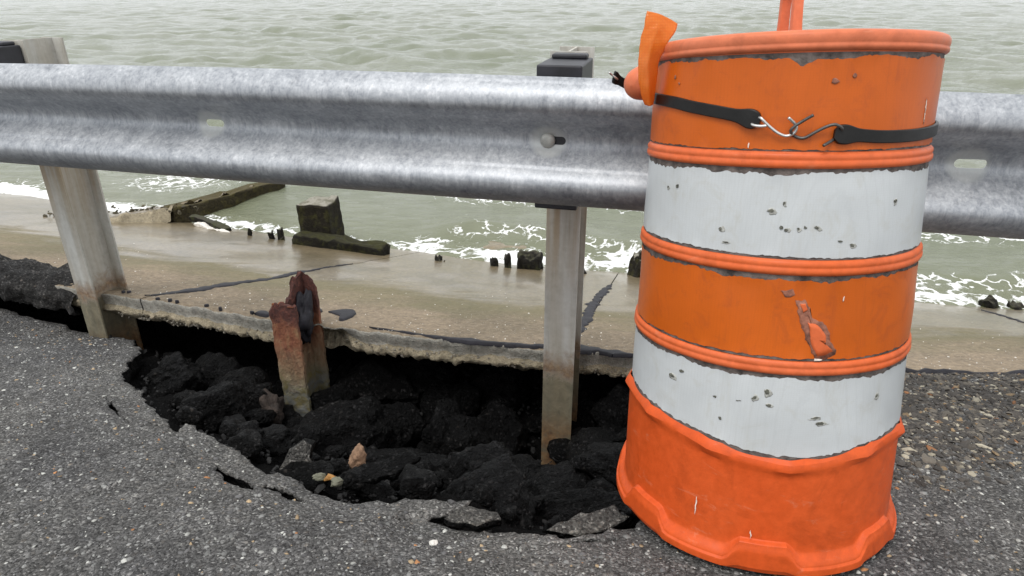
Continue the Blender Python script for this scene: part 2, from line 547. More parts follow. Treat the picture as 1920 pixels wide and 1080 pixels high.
MT['o_sheet'] = m_sheet('orange_reflective_sheet', (.52, .102, .008), (.25, .05, .02))
MT['w_sheet'] = m_sheet('white_reflective_sheet', (.50, .52, .525), (.40, .39, .34))
MT['residue'] = m_simple('dark_adhesive_residue', (.105, .085, .075), .85, var=.7, scale=45, bump=.8, bd=.003)
MT['scuff'] = m_simple('scuffed_film', (.10, .10, .08), .85, var=.7, scale=160, bump=.6, bd=.002)
MT['scuff_halo'] = m_simple('rubbed_film', (.34, .34, .31), .8, var=.4, scale=160, bump=.3, bd=.001)
MT['tear_rim'] = m_simple('torn_film_rim', (.26, .10, .06), .7, var=.6, scale=90, bump=.6, bd=.002)
MT['scratch'] = m_simple('pale_scratch', (.70, .60, .52), .7, var=.2, scale=80)
MT['rubber'] = m_simple('black_rubber', (.008, .0075, .007), .42, var=.4, scale=35, bump=.15, spec=.3)
MT['zinc'] = m_simple('bright_zinc_wire', (.62, .62, .60), .32, .85, var=.15, scale=60, bump=.1)
MT['dark_wire'] = m_simple('dull_steel_wire', (.10, .095, .09), .45, .6, var=.3, scale=60, bump=.2)
def m_flag():
    M = Mat('orange_mesh_film')
    c = M.coord('Object')
    v = M.n('TexVoronoi', Vector=c, Scale=210, Randomness=.05).outputs['Distance']
    n = M.noise(c, 14, 4)
    col = M.mix(M.ramp(v, [(.30, 0.0), (.5, .5)]), (.90, .36, .06), (.74, .22, .03))
    col = M.mix(M.ramp(n, [(.5, 0.0), (.75, .45)]), col, (.95, .50, .20))
    M.set(Base_Color=col, Roughness=.3, Normal=M.bump(v, .35, .002))
    tr = M.n('BsdfTranslucent', Color=(.9, .33, .07, 1))
    mx = M.n('MixShader', Fac=.6)
    M.t.links.new(M.b.outputs[0], mx.inputs[1]); M.t.links.new(tr.outputs[0], mx.inputs[2])
    M.t.links.new(mx.outputs[0], M.out.inputs['Surface'])
    return M.m
MT['flag'] = m_flag()
def m_vcol(name, rough=.8):
    M = Mat(name)
    c = M.coord('Object')
    a = M.attr('tone', 'Color')
    n = M.noise(c, 220, 4)
    M.set(Base_Color=M.mix(1, a, M.ramp(n, [(.3, .8), (.7, 1.15)]), 'MULTIPLY'), Roughness=rough, Normal=M.bump(n, .4, .002))
    return M.m
MT['stones'] = m_vcol('road_stones')
MT['tan_rock'] = m_simple('tan_sandstone', (.30, .185, .115), .85, var=.35, scale=45, bump=.8, bd=.004)
MT['brown_rock'] = m_simple('brown_sandstone', (.030, .021, .016), .85, var=.5, scale=35, bump=.9, bd=.006)
MT['pale_stone'] = m_simple('pale_quartz', (.60, .58, .53), .7, var=.15, scale=80)
MT['amber_stone'] = m_simple('amber_quartz', (.34, .17, .045), .6, var=.2, scale=80)
MT['green_stone'] = m_simple('greenish_slate', (.14, .14, .10), .75, var=.2, scale=80)
MT['sand'] = m_concrete('sandy_shoal', (.20, .155, .085), (.75, .75, .68))
MT['foam'] = m_simple('white_foam_scum', (.74, .70, .64), .9, var=.15, scale=60, bump=.7, bd=.01)

# ------------------------------------------------------------------ the lie of the land
EQ = (0.0385, -0.1890, 2.0829)    # apron edge  Y = f(X)
WQ = (0.0180, -0.2890, 3.9938)    # toe of the apron at the water line
def _ext(q, X, a=-4.0, b=3.0):
    X = np.asarray(X, float); Xc = np.clip(X, a, b)
    return q[0] * Xc * Xc + q[1] * Xc + q[2] + (2 * q[0] * Xc + q[1]) * (X - Xc)
def edgeY(X): return _ext(EQ, X)
def toeY(X): return _ext(WQ, X)
def z_apron(X, Y): return -.19 - .48 * (Y - edgeY(X)) / (toeY(X) - edgeY(X))
def z_road(X, Y):
    t = np.clip(np.asarray(Y, float) - .88, 0, 1.6)
    return -.11 * t - .07 * t * t
WATER = -.67

HOLE = np.array([(-3.232, 3.06), (-2.723, 2.883), (-2.462, 2.801), (-2.313, 2.728), (-2.176, 2.649), (-2.091, 2.608), (-1.972, 2.567), (-1.838, 2.526), (-1.736, 2.513), (-1.565, 2.429), (-1.421, 2.23), (-1.369, 2.074), (-1.314, 1.93), (-1.255, 1.842), (-1.168, 1.762), (-1.083, 1.673), (-0.985, 1.57), (-0.923, 1.5), (-0.894, 1.477), (-0.898, 1.529), (-0.849, 1.509), (-0.744, 1.425), (-0.661, 1.352), (-0.587, 1.293), (-0.553, 1.281), (-0.52, 1.264), (-0.459, 1.205), (-0.38, 1.178), (-0.31, 1.187), (-0.215, 1.19), (-0.101, 1.181), (-0.141, 1.137), (-0.181, 1.11), (-0.122, 1.077), (-0.06, 1.063), (0.011, 1.036), (0.097, 1.029), (0.173, 1.042), (0.263, 1.063), (.45, 1.2), (.62, 1.45), (.75, 1.95)])
def hole_dist(X, Y):
    P = np.stack([np.ravel(X), np.ravel(Y)], 1).astype(float)
    best = np.full(len(P), 9.)
    for a, b in zip(HOLE[:-1], HOLE[1:]):
        ab = b - a
        t = np.clip(((P - a) @ ab) / (ab @ ab), 0, 1)
        best = np.minimum(best, np.hypot(*(P - a - t[:, None] * ab).T))
    return best.reshape(np.shape(X))
def inside(poly, X, Y):
    X = np.ravel(X); Y = np.ravel(Y)
    r = np.zeros(len(X), bool)
    n = len(poly)
    for i in range(n):
        x0, y0 = poly[i]; x1, y1 = poly[(i + 1) % n]
        if y0 == y1:
            continue
        c = ((y0 > Y) != (y1 > Y)) & (X < (x1 - x0) * (Y - y0) / (y1 - y0) + x0)
        r ^= c
    return r

def densify(pts, step, amp, seed, closed=False, scale=None):
    P = np.array(pts, float)
    if closed:
        P = np.vstack([P, P[:1]])
    out = []
    for a, b in zip(P[:-1], P[1:]):
        n = max(1, int(np.linalg.norm(b - a) / step))
        for k in range(n):
            out.append(a + (b - a) * k / n)
    if not closed:
        out.append(P[-1])
    out = np.array(out)
    q = p3(out[:, 0], out[:, 1])
    out[:, 0] += amp * fbm(q, scale or 18, 4, seed, .7)
    out[:, 1] += amp * fbm(q, scale or 18, 4, seed + 50, .7)
    return out

# ---- road sheet with the collapsed edge and open cracks
hole_edge = densify(HOLE, .011, .009, 3)
xs_r = np.arange(.85, 12.01, .05)
right_edge = np.stack([xs_r, edgeY(xs_r) - .012], 1)
right_edge[:, 1] += .012 * fbm(p3(xs_r, xs_r * 0), 9, 4, 21, .6)
xs_l = np.arange(-12, -3.3, .15)
left_edge = np.stack([xs_l, np.minimum(edgeY(xs_l) - .05, 3.06 + (-3.232 - xs_l) * .35)], 1)
outline = np.vstack([left_edge, hole_edge, right_edge, [(12, -9), (-12, -9)]])
N_OUT = len(outline)

def crack_poly(pts, w, seed):
    P = densify(catmull(pts, 6), .008, .004, seed, scale=40)
    n = len(P)
    T = np.gradient(P, axis=0); T /= np.linalg.norm(T, axis=1)[:, None]
    Nn = np.stack([-T[:, 1], T[:, 0]], 1)
    t = np.linspace(0, 1, n)
    ww = w * np.sin(np.pi * np.clip(t, .03, .97)) ** .7 * (.65 + .5 * np.abs(fbm(p3(P[:, 0], P[:, 1]), 60, 3, seed + 5)))
    return np.vstack([P + Nn * ww[:, None], (P - Nn * ww[:, None])[::-1]])
CR = [
    crack_poly([(-1.22, 1.702), (-1.13, 1.593), (-1.066, 1.529), (-1.011, 1.488)], .008, 1),
    crack_poly([(-0.728, 1.315), (-0.662, 1.258), (-0.618, 1.216), (-0.573, 1.175)], .027, 2),
    crack_poly([(-0.600, 1.228), (-0.553, 1.216), (-0.502, 1.19), (-0.440, 1.160)], .019, 3),
    crack_poly([(-0.940, 1.507), (-0.966, 1.513), (-1.011, 1.530), (-1.05, 1.545)], .004, 4),
    crack_poly([(-0.195, 1.113), (-0.215, 1.116), (-0.255, 1.107), (-.30, 1.112)], .004, 6),
    crack_poly([(-0.77, 1.33), (-0.82, 1.37), (-0.86, 1.43), (-0.885, 1.455)], .0035, 8),
    crack_poly([(0.06, 1.005), (0.16, 1.012), (0.25, 1.02)], .005, 9),
    crack_poly([(-1.14, 1.33), (-1.05, 1.30), (-.98, 1.31), (-.90, 1.36)], .0022, 31),
    crack_poly([(-.95, 1.13), (-.86, 1.17), (-.80, 1.165), (-.73, 1.21)], .0020, 33),
    crack_poly([(-.42, 1.03), (-.36, 1.07), (-.31, 1.065), (-.27, 1.085)], .0022, 35),
    crack_poly([(-1.75, 1.95), (-1.66, 1.93), (-1.58, 1.97), (-1.47, 1.95)], .0026, 37),
]
gx = np.concatenate([np.linspace(-12, -2.7, 40), np.arange(-2.68, 2.5, .02), np.linspace(2.6, 12, 40)])
gy = np.concatenate([np.linspace(-8.9, .7, 40), np.arange(.74, 3.1, .02), np.linspace(3.15, 7, 24)])
GX, GY = np.meshgrid(gx, gy, indexing='ij')
jit = np.where((GX > -2.7) & (GX < 2.5) & (GY > .72) & (GY < 3.1), .006, .02)
GX = (GX + rng.uniform(-1, 1, GX.shape) * jit).ravel(); GY = (GY + rng.uniform(-1, 1, GY.shape) * jit).ravel()
keep = inside(outline, GX, GY) & (hole_dist(GX, GY) > .014)
for c in CR:
    keep &= ~inside(c, GX, GY)
    bx0, by0 = c.min(0) - .03; bx1, by1 = c.max(0) + .03
    near = np.where(keep & (GX > bx0) & (GX < bx1) & (GY > by0) & (GY < by1))[0]
    for i in near:
        if np.hypot(c[:, 0] - GX[i], c[:, 1] - GY[i]).min() < .007:
            keep[i] = False
pts = np.vstack([outline] + CR + [np.stack([GX[keep], GY[keep]], 1)])
edges = [(i, (i + 1) % N_OUT) for i in range(N_OUT)]
off = N_OUT
for c in CR:
    n = len(c)
    edges += [(off + i, off + (i + 1) % n) for i in range(n)]
    off += n
res = delaunay_2d_cdt([Vector((float(a), float(b))) for a, b in pts], edges, [], 0, 1e-5)
V2 = np.array([(v.x, v.y) for v in res[0]])
T3 = np.array([f for f in res[2]])
cen = V2[T3].mean(1)
ok = inside(outline, cen[:, 0], cen[:, 1])
for c in CR:
    ok &= ~inside(c, cen[:, 0], cen[:, 1])
T3 = T3[ok]

def road_surface(X, Y):
    z = z_road(X, Y)
    d = hole_dist(X, Y)
    # the undermined lip has settled towards the hole
    lip = np.exp(-(d / .10) ** 2)
    k = .018 + .035 * np.exp(-((X + .62) / .28) ** 2) + .030 * np.exp(-((X + .25) / .18) ** 2)
    z = z - k * lip * (X < .35) * (X > -1.9)
    q = p3(X, Y)
    fade = 1 / (1 + np.hypot(X, Y - 1.3) * .15)
    z = z + .006 * fbm(q, 2.2, 3, 5) + .0022 * fbm(q, 22, 3, 9) * fade
    return z
Zr = road_surface(V2[:, 0], V2[:, 1])
verts = [(x, y, z) for (x, y), z in zip(V2, Zr)]
faces = [tuple(t) for t in T3]
# make triangles face up
A = V2[T3[:, 0]]; B = V2[T3[:, 1]]; Cc = V2[T3[:, 2]]
cr = (B[:, 0] - A[:, 0]) * (Cc[:, 1] - A[:, 1]) - (B[:, 1] - A[:, 1]) * (Cc[:, 0] - A[:, 0])
faces = [f if s > 0 else (f[0], f[2], f[1]) for f, s in zip(faces, cr)]
midx = [0] * len(faces)
from collections import Counter
ec = Counter()
ed = {}
for f in faces:
    for a, b in ((f[0], f[1]), (f[1], f[2]), (f[2], f[0])):
        k = (min(a, b), max(a, b)); ec[k] += 1; ed[k] = (a, b)
bnd = [ed[k] for k, n in ec.items() if n == 1]
bnd = [(a, b) for a, b in bnd if abs(V2[a, 0]) < 4 and V2[a, 1] > .7 and abs(V2[b, 0]) < 4]
bv = sorted(set([a for a, b in bnd] + [b for a, b in bnd]))
# outward (into the hole) direction per boundary vertex
outd = {v: np.zeros(2) for v in bv}
for a, b in bnd:
    d = V2[b] - V2[a]; nrm = np.array([d[1], -d[0]]); nrm /= np.linalg.norm(nrm) + 1e-9
    outd[a] += nrm; outd[b] += nrm
rows = [(.006, .004), (.022, -.002), (.045, .004), (.07, -.006), (.10, -.03)]
prev = {v: v for v in bv}
for r, (dz, push) in enumerate(rows):
    cur = {}
    arr = np.array([(V2[v][0], V2[v][1], dz) for v in bv])
    nz = fbm(arr, 45, 3, 30 + r, .6)
    for i, v in enumerate(bv):
        o = outd[v]; o = o / (np.linalg.norm(o) + 1e-9)
        x, y = V2[v] + o * (push + .007 * nz[i])
        cur[v] = len(verts)
        verts.append((x, y, Zr[v] - dz + .004 * nz[(i * 7) % len(bv)]))
    for a, b in bnd:
        faces.append((prev[b], prev[a], cur[a], cur[b])); midx.append(0 if r == 0 else 1)
    prev = cur
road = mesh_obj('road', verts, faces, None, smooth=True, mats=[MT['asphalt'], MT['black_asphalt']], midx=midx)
tag(road, 'worn grey asphalt road with a collapsed, cracked edge', kind='structure')

# ---- ground under the washed-out edge
def z_floor(X, Y):
    X = np.asarray(X, float); Y = np.asarray(Y, float)
    d = hole_dist(X, Y)
    poly = np.vstack([HOLE, [(.75, 6), (-3.4, 6)]])
    ins = inside(poly, X, Y).reshape(np.shape(X))
    z = np.where(ins, np.maximum(z_road(X, Y) - .08 - .36 * np.minimum(d / .72, 1), -.58), z_road(X, Y) - .085 - .1 * np.minimum(d, .4))
    return np.minimum(z, z_apron(X, Y) - .14)
fx = np.arange(-4.2, 1.9, .02); fy = np.arange(.72, 4.2, .02)
FX, FY = np.meshgrid(fx, fy, indexing='ij')
FZ = z_floor(FX, FY)
q = p3(FX, FY)
FZ = FZ + (.03 * fbm(q, 7, 4, 71, .6) + .012 * np.abs(fbm(q, 35, 3, 72))).reshape(FX.shape) - .012
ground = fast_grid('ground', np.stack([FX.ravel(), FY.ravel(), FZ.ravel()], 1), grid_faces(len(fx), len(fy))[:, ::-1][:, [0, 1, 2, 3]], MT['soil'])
bm = bmesh.new(); bm.from_mesh(ground.data)
bm.faces.ensure_lookup_table()
if bm.faces[0].normal.z < 0:
    bmesh.ops.reverse_faces(bm, faces=bm.faces)
bm.to_mesh(ground.data); bm.free()
tag(ground, 'dark washed-out soil under the collapsed road edge', kind='structure')

# ---- concrete apron in panels
apron = tag(empty('concrete_apron', (0, 2.1, -.19)), 'sloping tan concrete seawall apron running down to the water', kind='structure')
def joint(x0, y0, m):
    return lambda Y: x0 + m * (Y - y0)
JT = [joint(-5.6, 4.2, .35), joint(-1.485, 2.493, .50), joint(.225, 2.164, .262), joint(2.343, 2.524, .2), joint(4.4, 2.2, .15), joint(9, 2.2, .1)]
JT = [joint(-11, 6.2, .5)] + JT
def apron_panel(JL, JR, seed, npx):
    t_top = 1.0 - np.linspace(0, 1, 80) ** .8
    t_top = t_top * 1.32
    V = []
    u = np.linspace(0, 1, npx)
    def pos(u, t):
        X = JL(2.3) + (JR(2.3) - JL(2.3)) * u
        for _ in range(6):
            Y = edgeY(X) + (toeY(X) - edgeY(X)) * t
            X = (JL(Y) + .003) + (JR(Y) - JL(Y) - .006) * u
        return X, edgeY(X) + (toeY(X) - edgeY(X)) * t
    rowsP = []
    for t in t_top:
        X, Y = pos(u, t)
        q = p3(X, Y)
        Z = z_apron(X, Y) + .010 * fbm(q, 1.3, 4, 40) + (.0022 - .0017 * ss((t - .25) / .25)) * fbm(q, 30, 3, 44)
        e = np.exp(-(t / .012))
        Z = Z - .006 * e * (1 + fbm(q, 25, 3, 45))
        Y = Y + .007 * e * fbm(q, 8, 5, 46, .7)
        rowsP.append(np.stack([X, Y, Z], 1))
    top = rowsP[-1]
    ztop = top[:, 2]
    # face of the slab: cast upper part, broken pebbly lower part
    thick = .088 + .006 * fbm(p3(top[:, 0], top[:, 0] * 0), 3.0, 4, 60 + seed, .7) + .005 * np.abs(fbm(p3(top[:, 0], top[:, 0] * 0), 20, 3, 62 + seed, .6))
    chip = np.exp(-((top[:, 0] + .70) / .07) ** 2)
    for k, (fz, push) in enumerate([(.06, -.004), (.2, -.003), (.4, .0), (.55, .002), (.62, -.010), (.72, -.016), (.82, -.015), (.92, -.006), (1.0, .012)]):
        q = np.stack([top[:, 0], top[:, 1] * 0 + fz * .1, ztop * 0], 1)
        rough = ss((fz - .45) / .25)
        Y = top[:, 1] + push + (.002 + .008 * rough) * fbm(q, 34, 4, 66, .65) + chip * .16 * ss(fz * 1.6)
        Z = ztop - thick * fz + .006 * rough * fbm(q, 50, 3, 67, .7)
        X = top[:, 0] + .006 * rough * fbm(q, 45, 3, 68)
        rowsP.append(np.stack([X, Y, Z], 1))
    last = rowsP[-1]
    for dy in (.03, .08, .2, .5, 1.1):
        X = last[:, 0]; Y = top[:, 1] + dy
        q = p3(X, Y)
        rowsP.append(np.stack([X, Y, z_apron(X, Y) - .10 + .012 * fbm(q, 20, 4, 69)], 1))
    nt = len(t_top)
    nr = len(rowsP)
    P = np.stack(rowsP, 1).reshape(-1, 3)
    F = grid_faces(npx, nr)
    mi = np.tile(np.array([0] * (nt - 1) + [2] * 4 + [1] * (nr - nt - 4)), npx - 1)
    return mesh_obj('slab_panel', P, F, None, apron, True, [MT['apron'], MT['edge'], MT['cast']], mi)
for i in range(len(JT) - 1):
    o = apron_panel(JT[i], JT[i + 1], i * 3, 110 if i in (0, 5) else (260 if i in (2, 3) else 200))
    o.location = (0, -2.1, .19)

def apron_z(X, Y):
    q = p3(X, Y)
    r_ = z_apron(X, Y) + (.010 * fbm(q, 1.3, 4, 40)).reshape(np.shape(X)) + .0012
    return r_ if np.ndim(X) else float(r_)
def drape_strip(name, path, w, seed, lift=.003, ragged=.35, ww=None, mat='tar'):
    """a poured bead of sealant lying on the apron"""
    P = densify(catmull(path, 10), .012, .004, seed, scale=30)
    n = len(P)
    T = np.gradient(P, axis=0); T /= np.linalg.norm(T, axis=1)[:, None]
    Nn = np.stack([-T[:, 1], T[:, 0]], 1)
    W_ = np.full(n, w) if ww is None else np.interp(np.linspace(0, 1, n), np.linspace(0, 1, len(ww)), ww)
    W_ = W_ * (1 + ragged * fbm(p3(P[:, 0], P[:, 1]), 22, 4, seed + 3, .7)) * np.clip(np.minimum(np.arange(n), n - 1 - np.arange(n)) / 3, .05, 1)
    cols = []
    for s, h in ((-1, -.012), (-.85, .4), (-.3, 1.0), (.3, 1.0), (.85, .4), (1, -.012)):
        Q = P + Nn * (W_ * s)[:, None]
        hh = h * lift if h > 0 else h
        z = apron_z(Q[:, 0], Q[:, 1]) + hh + (.002 * fbm(p3(Q[:, 0], Q[:, 1]), 40, 2, seed) if h > 0 else 0)
        cols.append(np.stack([Q[:, 0], Q[:, 1], z], 1))
    V = np.stack(cols, 1).reshape(-1, 3)
    o = mesh_obj(name, V, grid_faces(n, 6), MT[mat], apron)
    o.location = (0, -2.1, .19)
    return o
drape_strip('tar_seal', [(-1.499, 2.493), (-1.429, 2.59), (-1.342, 2.747), (-1.278, 2.882), (-1.171, 3.073), (-1.116, 3.234), (-1.03, 3.419), (-0.924, 3.612)], .02, 11, ww=[.012, .03, .034, .026, .024, .020, .012, .007])
drape_strip('tar_seal', [(0.225, 2.164), (0.261, 2.327), (0.32, 2.57), (0.384, 2.862), (0.469, 3.152), (0.551, 3.399)], .03, 12, ww=[.012, .024, .030, .028, .03, .026, .010], ragged=.4)
drape_strip('tar_seal', [(2.30, 2.35), (2.343, 2.524), (2.401, 2.797), (2.435, 2.974), (2.476, 3.175)], .012, 13)
drape_strip('tar_seal', [(-0.534, 2.228), (-0.396, 2.196), (-0.273, 2.158), (-0.174, 2.130), (-0.057, 2.105), (0.076, 2.088), (0.17, 2.09), (0.263, 2.068), (0.352, 2.03), (0.431, 2.002), (.6, 1.975)], .02, 14, ww=[.004, .010, .014, .020, .022, .016, .026, .044, .034, .012, .012], ragged=.3)
def drape_blob(pts, seed):
    P = densify(catmull(list(pts) + [pts[0]], 6), .02, .004, seed)
    c = P.mean(0)
    rings = []
    for s, h in ((1.03, -.012), (.97, .004), (.8, .007), (.4, .008)):
        Q = c + (P - c) * s
        rings.append(np.stack([Q[:, 0], Q[:, 1], apron_z(Q[:, 0], Q[:, 1]) + h], 1))
    V = np.stack(rings, 1).reshape(-1, 3)
    F = [tuple(f) for f in grid_faces(len(P), 4, True)]
    V = np.vstack([V, [(c[0], c[1], float(apron_z(c[0], c[1])) + .008)]])
    k = len(V) - 1
    F += [(i * 4 + 3, ((i + 1) % len(P)) * 4 + 3, k) for i in range(len(P))]
    o = mesh_obj('tar_patch', V, F, MT['tar'], apron)
    o.location = (0, -2.1, .19)
drape_blob([(-0.745, 2.443), (-0.706, 2.493), (-0.66, 2.504), (-0.633, 2.435), (-0.637, 2.344), (-0.658, 2.305), (-0.687, 2.376)], 3)
drape_blob([(-0.997, 2.328), (-0.986, 2.376), (-0.952, 2.358), (-0.944, 2.306)], 4)
drape_blob([(-0.81, 2.439), (-0.802, 2.507), (-0.774, 2.456), (-0.773, 2.393)], 5)
for i, (x, y) in enumerate([(-1.422, 2.445), (-1.371, 2.432), (-1.339, 2.424), (-1.209, 2.392), (-1.143, 2.364), (-1.012, 2.335), (-1.613, 2.529), (-1.59, 2.535)]):
    a = np.linspace(0, 2 * math.pi, 7)[:-1]
    drape_blob([(x + .007 * math.cos(t), y + .011 * math.sin(t)) for t in a], 20 + i)

# shell grit scattered over the dry part of the apron
def scatter_mesh(name, P, S, cols, mat, parent, flat=.45, smooth=False):
    """joined low stones: one squashed, randomly turned icosahedron for each point"""
    t = (1 + 5 ** .5) / 2
    ico = np.array([(-1, t, 0), (1, t, 0), (-1, -t, 0), (1, -t, 0), (0, -1, t), (0, 1, t), (0, -1, -t), (0, 1, -t), (t, 0, -1), (t, 0, 1), (-t, 0, -1), (-t, 0, 1)]) / math.sqrt(1 + t * t)
    icf = np.array([(0, 11, 5), (0, 5, 1), (0, 1, 7), (0, 7, 10), (0, 10, 11), (1, 5, 9), (5, 11, 4), (11, 10, 2), (10, 7, 6), (7, 1, 8), (3, 9, 4), (3, 4, 2), (3, 2, 6), (3, 6, 8), (3, 8, 9), (4, 9, 5), (2, 4, 11), (6, 2, 10), (8, 6, 7), (9, 8, 1)])
    n = len(P)
    sh = ico[None] * rng.uniform(.65, 1.25, (n, 12, 1))
    sh = sh * np.stack([rng.uniform(.8, 1.5, n), rng.uniform(.6, 1.0, n), np.full(n, flat) * rng.uniform(.7, 1.3, n)], 1)[:, None]
    a = rng.uniform(0, 2 * math.pi, n); ca, sa = np.cos(a)[:, None], np.sin(a)[:, None]
    X = sh[:, :, 0] * ca - sh[:, :, 1] * sa; Y = sh[:, :, 0] * sa + sh[:, :, 1] * ca
    tilt = rng.normal(0, .25, (n, 2))
    Z = sh[:, :, 2] + X * tilt[:, :1] + Y * tilt[:, 1:]
    V = np.stack([X, Y, Z], -1) * np.asarray(S)[:, None, None] + np.asarray(P)[:, None]
    F = (icf[None] + (np.arange(n) * 12)[:, None, None]).reshape(-1, 3)
    o = fast_grid(name, V.reshape(-1, 3), F, mat, parent)
    o.data.polygons.foreach_set('use_smooth', np.full(len(o.data.polygons), smooth))
    cattr(o, 'tone', np.repeat(cols, 12, 0))
    return o
n = 520
X = rng.uniform(-2.3, 2.2, n); Y = edgeY(X) + rng.exponential(.32, n) + .02
k = Y < edgeY(X) + 1.1
X, Y = X[k], Y[k]
S = rng.uniform(.0014, .0036, len(X))
o = scatter_mesh('shell_grit', np.stack([X, Y, apron_z(X, Y) + .001], 1), S, rng.uniform(.42, .8, (len(X), 1)) * np.array([[1, .95, .86]]), MT['stones'], apron, .3)
o.location = (0, -2.1, .19)
tag(o, kind='stuff')
# pebbles set in the broken underside of the slab edge
n = 420
X = rng.uniform(-1.62, .75, n)
Y = edgeY(X) - .013 + rng.uniform(0, .012, n) + .14 * np.exp(-((X + .70) / .07) ** 2)
Z = -.19 - rng.uniform(.058, .088, n)
S = rng.uniform(.002, .0065, n)
o = scatter_mesh('edge_pebbles', np.stack([X, Y, Z], 1), S, rng.uniform(.14, .32, (n, 1)) * np.array([[1, .9, .72]]), MT['stones'], apron, .85)
o.location = (0, -2.1, .19)
tag(o, kind='stuff')

# ------------------------------------------------------------------ water
xs = np.linspace(-1.0, 1.0, 540)
ys = 2.9 * np.exp(np.linspace(0, math.log(900 / 2.9), 860))
XX = (.42 * xs + .58 * xs ** 3)[:, None] * (2.1 * ys[None] + 6.5)
YY = np.broadcast_to(ys[None], XX.shape)
H_ = np.zeros_like(XX)
DXw = np.zeros_like(XX)
wr = np.random.default_rng(11)
dist = np.hypot(XX, YY)
shelter = .22 + .78 * ss((YY - toeY(XX) + .1) / 3.5)
for k in range(64):
    lam = .16 * (3.6 / .16) ** wr.random()
    th = wr.normal(0, .55) - .12
    kx, ky = math.sin(th) * 2 * math.pi / lam, -math.cos(th) * 2 * math.pi / lam
    ph = wr.uniform(0, 6.283)
    amp = .0066 * lam ** .66
    fade = np.clip(1.35 - dist / (lam * 70), 0, 1)         # waves shorter than the mesh spacing die out
    arg = kx * XX + ky * YY + ph
    H_ += amp * fade * (np.sin(arg) + .22 * np.cos(2 * arg))
H_ *= shelter
gust = fbm(p3(XX, YY), .22, 3, 90).reshape(XX.shape)
H_ *= (1 + .45 * gust)
def ridge(x0, x1, y0, slope, h, w, seed):
    """a small breaker running along the shore"""
    wob = .12 * fbm(p3(XX, XX * 0), 1.1, 3, seed).reshape(XX.shape)
    yc = y0 + slope * (XX - x0) + wob
    m = ss((XX - x0) / .5) * ss((x1 - XX) / .5)
    d = (YY - yc)
    prof = np.where(d < 0, np.exp(-(d / (w * .45)) ** 2), np.exp(-(d / (w * 1.5)) ** 2))
    return h * m * prof * (.75 + .35 * fbm(p3(XX, YY), 2.1, 2, seed + 3).reshape(XX.shape)), m * np.exp(-((d + w * .35) / (w * .7)) ** 2)
foam = np.zeros_like(XX)
for a in [(-.75, 1.4, 4.72, -.30, .085, .22, 5), (1.2, 4.0, 4.25, -.22, .075, .25, 6), (-4.6, -1.6, 7.0, -.28, .12, .30, 7), (-1.0, 4.5, 5.7, -.25, .06, .35, 8), (-3.6, 3.0, 7.6, -.25, .06, .4, 9)]:
    r_, f_ = ridge(*a)
    H_ += r_
    foam = np.maximum(foam, f_ * (.62 if a[0] != -4.6 else .85))
dsh = YY - toeY(XX)
shn = fbm(p3(XX, YY), 1.6, 4, 33).reshape(XX.shape)
foam = np.maximum(foam, np.exp(-((dsh - .10) / .17) ** 2) * (.86 + .26 * shn))
foam = np.maximum(foam, np.exp(-np.clip(dsh, 0, 9) / .7) * (.60 + .38 * shn))
foam = np.maximum(foam, np.exp(-(((XX - .75) / .55) ** 2 + ((YY - 4.02) / .26) ** 2)) * .86)
foam = np.maximum(foam, np.exp(-(((XX + .62) / .30) ** 2 + ((YY - 4.3) / .35) ** 2)) * .85)
foam = np.maximum(foam, np.exp(-(((XX - 2.4) / .7) ** 2 + ((YY - 3.62) / .22) ** 2)) * .72)
foam = np.maximum(foam, np.exp(-(((XX + 3.0) / .9) ** 2 + ((YY - 6.0) / .55) ** 2)) * .70)
foam = np.maximum(foam, np.exp(-(((XX + 2.9) / .5) ** 2 + ((YY - 5.15) / .12) ** 2)) * .80)
foam = np.maximum(foam, np.exp(-np.clip(dsh, 0, 99) / 4.0) * .33 * (1 + .4 * shn))
foam = np.maximum(foam, .20 * ss(1 - dist / 40))
crest = (H_ - .085) * 6
foam = np.maximum(foam, np.clip(crest, 0, .35) * (dist < 40))
foam *= ss((60 - dist) / 30)
shallow = np.clip(np.exp(-np.clip(dsh, 0, 9) / .55) * .8, 0, 1)
ZZ = WATER + H_ + .012 * np.exp(-np.clip(dsh, 0, 9) / .5) * (.3 + shn)
ZZ = ZZ - .40 * ss((-.02 - dsh) / .45)
nsy = len(ys)
water = fast_grid('water', np.stack([XX.ravel(), YY.ravel(), ZZ.ravel()], 1), grid_faces(len(xs), nsy), MT['water'])
fattr(water, 'foam', foam.ravel()); fattr(water, 'shallow', shallow.ravel())
tag(water, 'choppy grey-green bay water with foam along the concrete', kind='structure')

# ---- concrete jetty slab reaching into the water at the left
def quad_patch(cs, nu, nv, bow=0):
    a, b, c, d = [np.array(p, float) for p in cs]      # near-left, near-right, far-right, far-left
    U, Vv = np.meshgrid(np.linspace(0, 1, nu), np.linspace(0, 1, nv), indexing='ij')
    U = U[..., None]; Vv = Vv[..., None]
    P = (a * (1 - U) + b * U) * (1 - Vv) + (d * (1 - U) + c * U) * Vv
    P[..., 1] -= bow * (np.sin(np.pi * U) * (1 - Vv))[..., 0]
    return P
P = quad_patch([(-4.9, 3.15, -.30), (-2.50, 4.78, -.545), (-2.06, 5.70, -.62), (-5.6, 6.0, -.72)], 160, 110, bow=.34)
q = P.reshape(-1, 3)
nz = fbm(q, 1.5, 4, 81).reshape(P.shape[:2])
P[..., 2] += .018 * nz + .004 * fbm(q, 25, 3, 82).reshape(P.shape[:2])
U = np.linspace(0, 1, 160)[:, None]; Vv = np.linspace(0, 1, 110)[None]
rim = np.exp(-((1 - U) / .035) ** 2) + .8 * np.exp(-(Vv / .05) ** 2) * ss((U - .4) / .3)
P[..., 2] += .03 * rim * np.abs(fbm(q, 9, 4, 83, .7)).reshape(P.shape[:2]) - .01 * rim
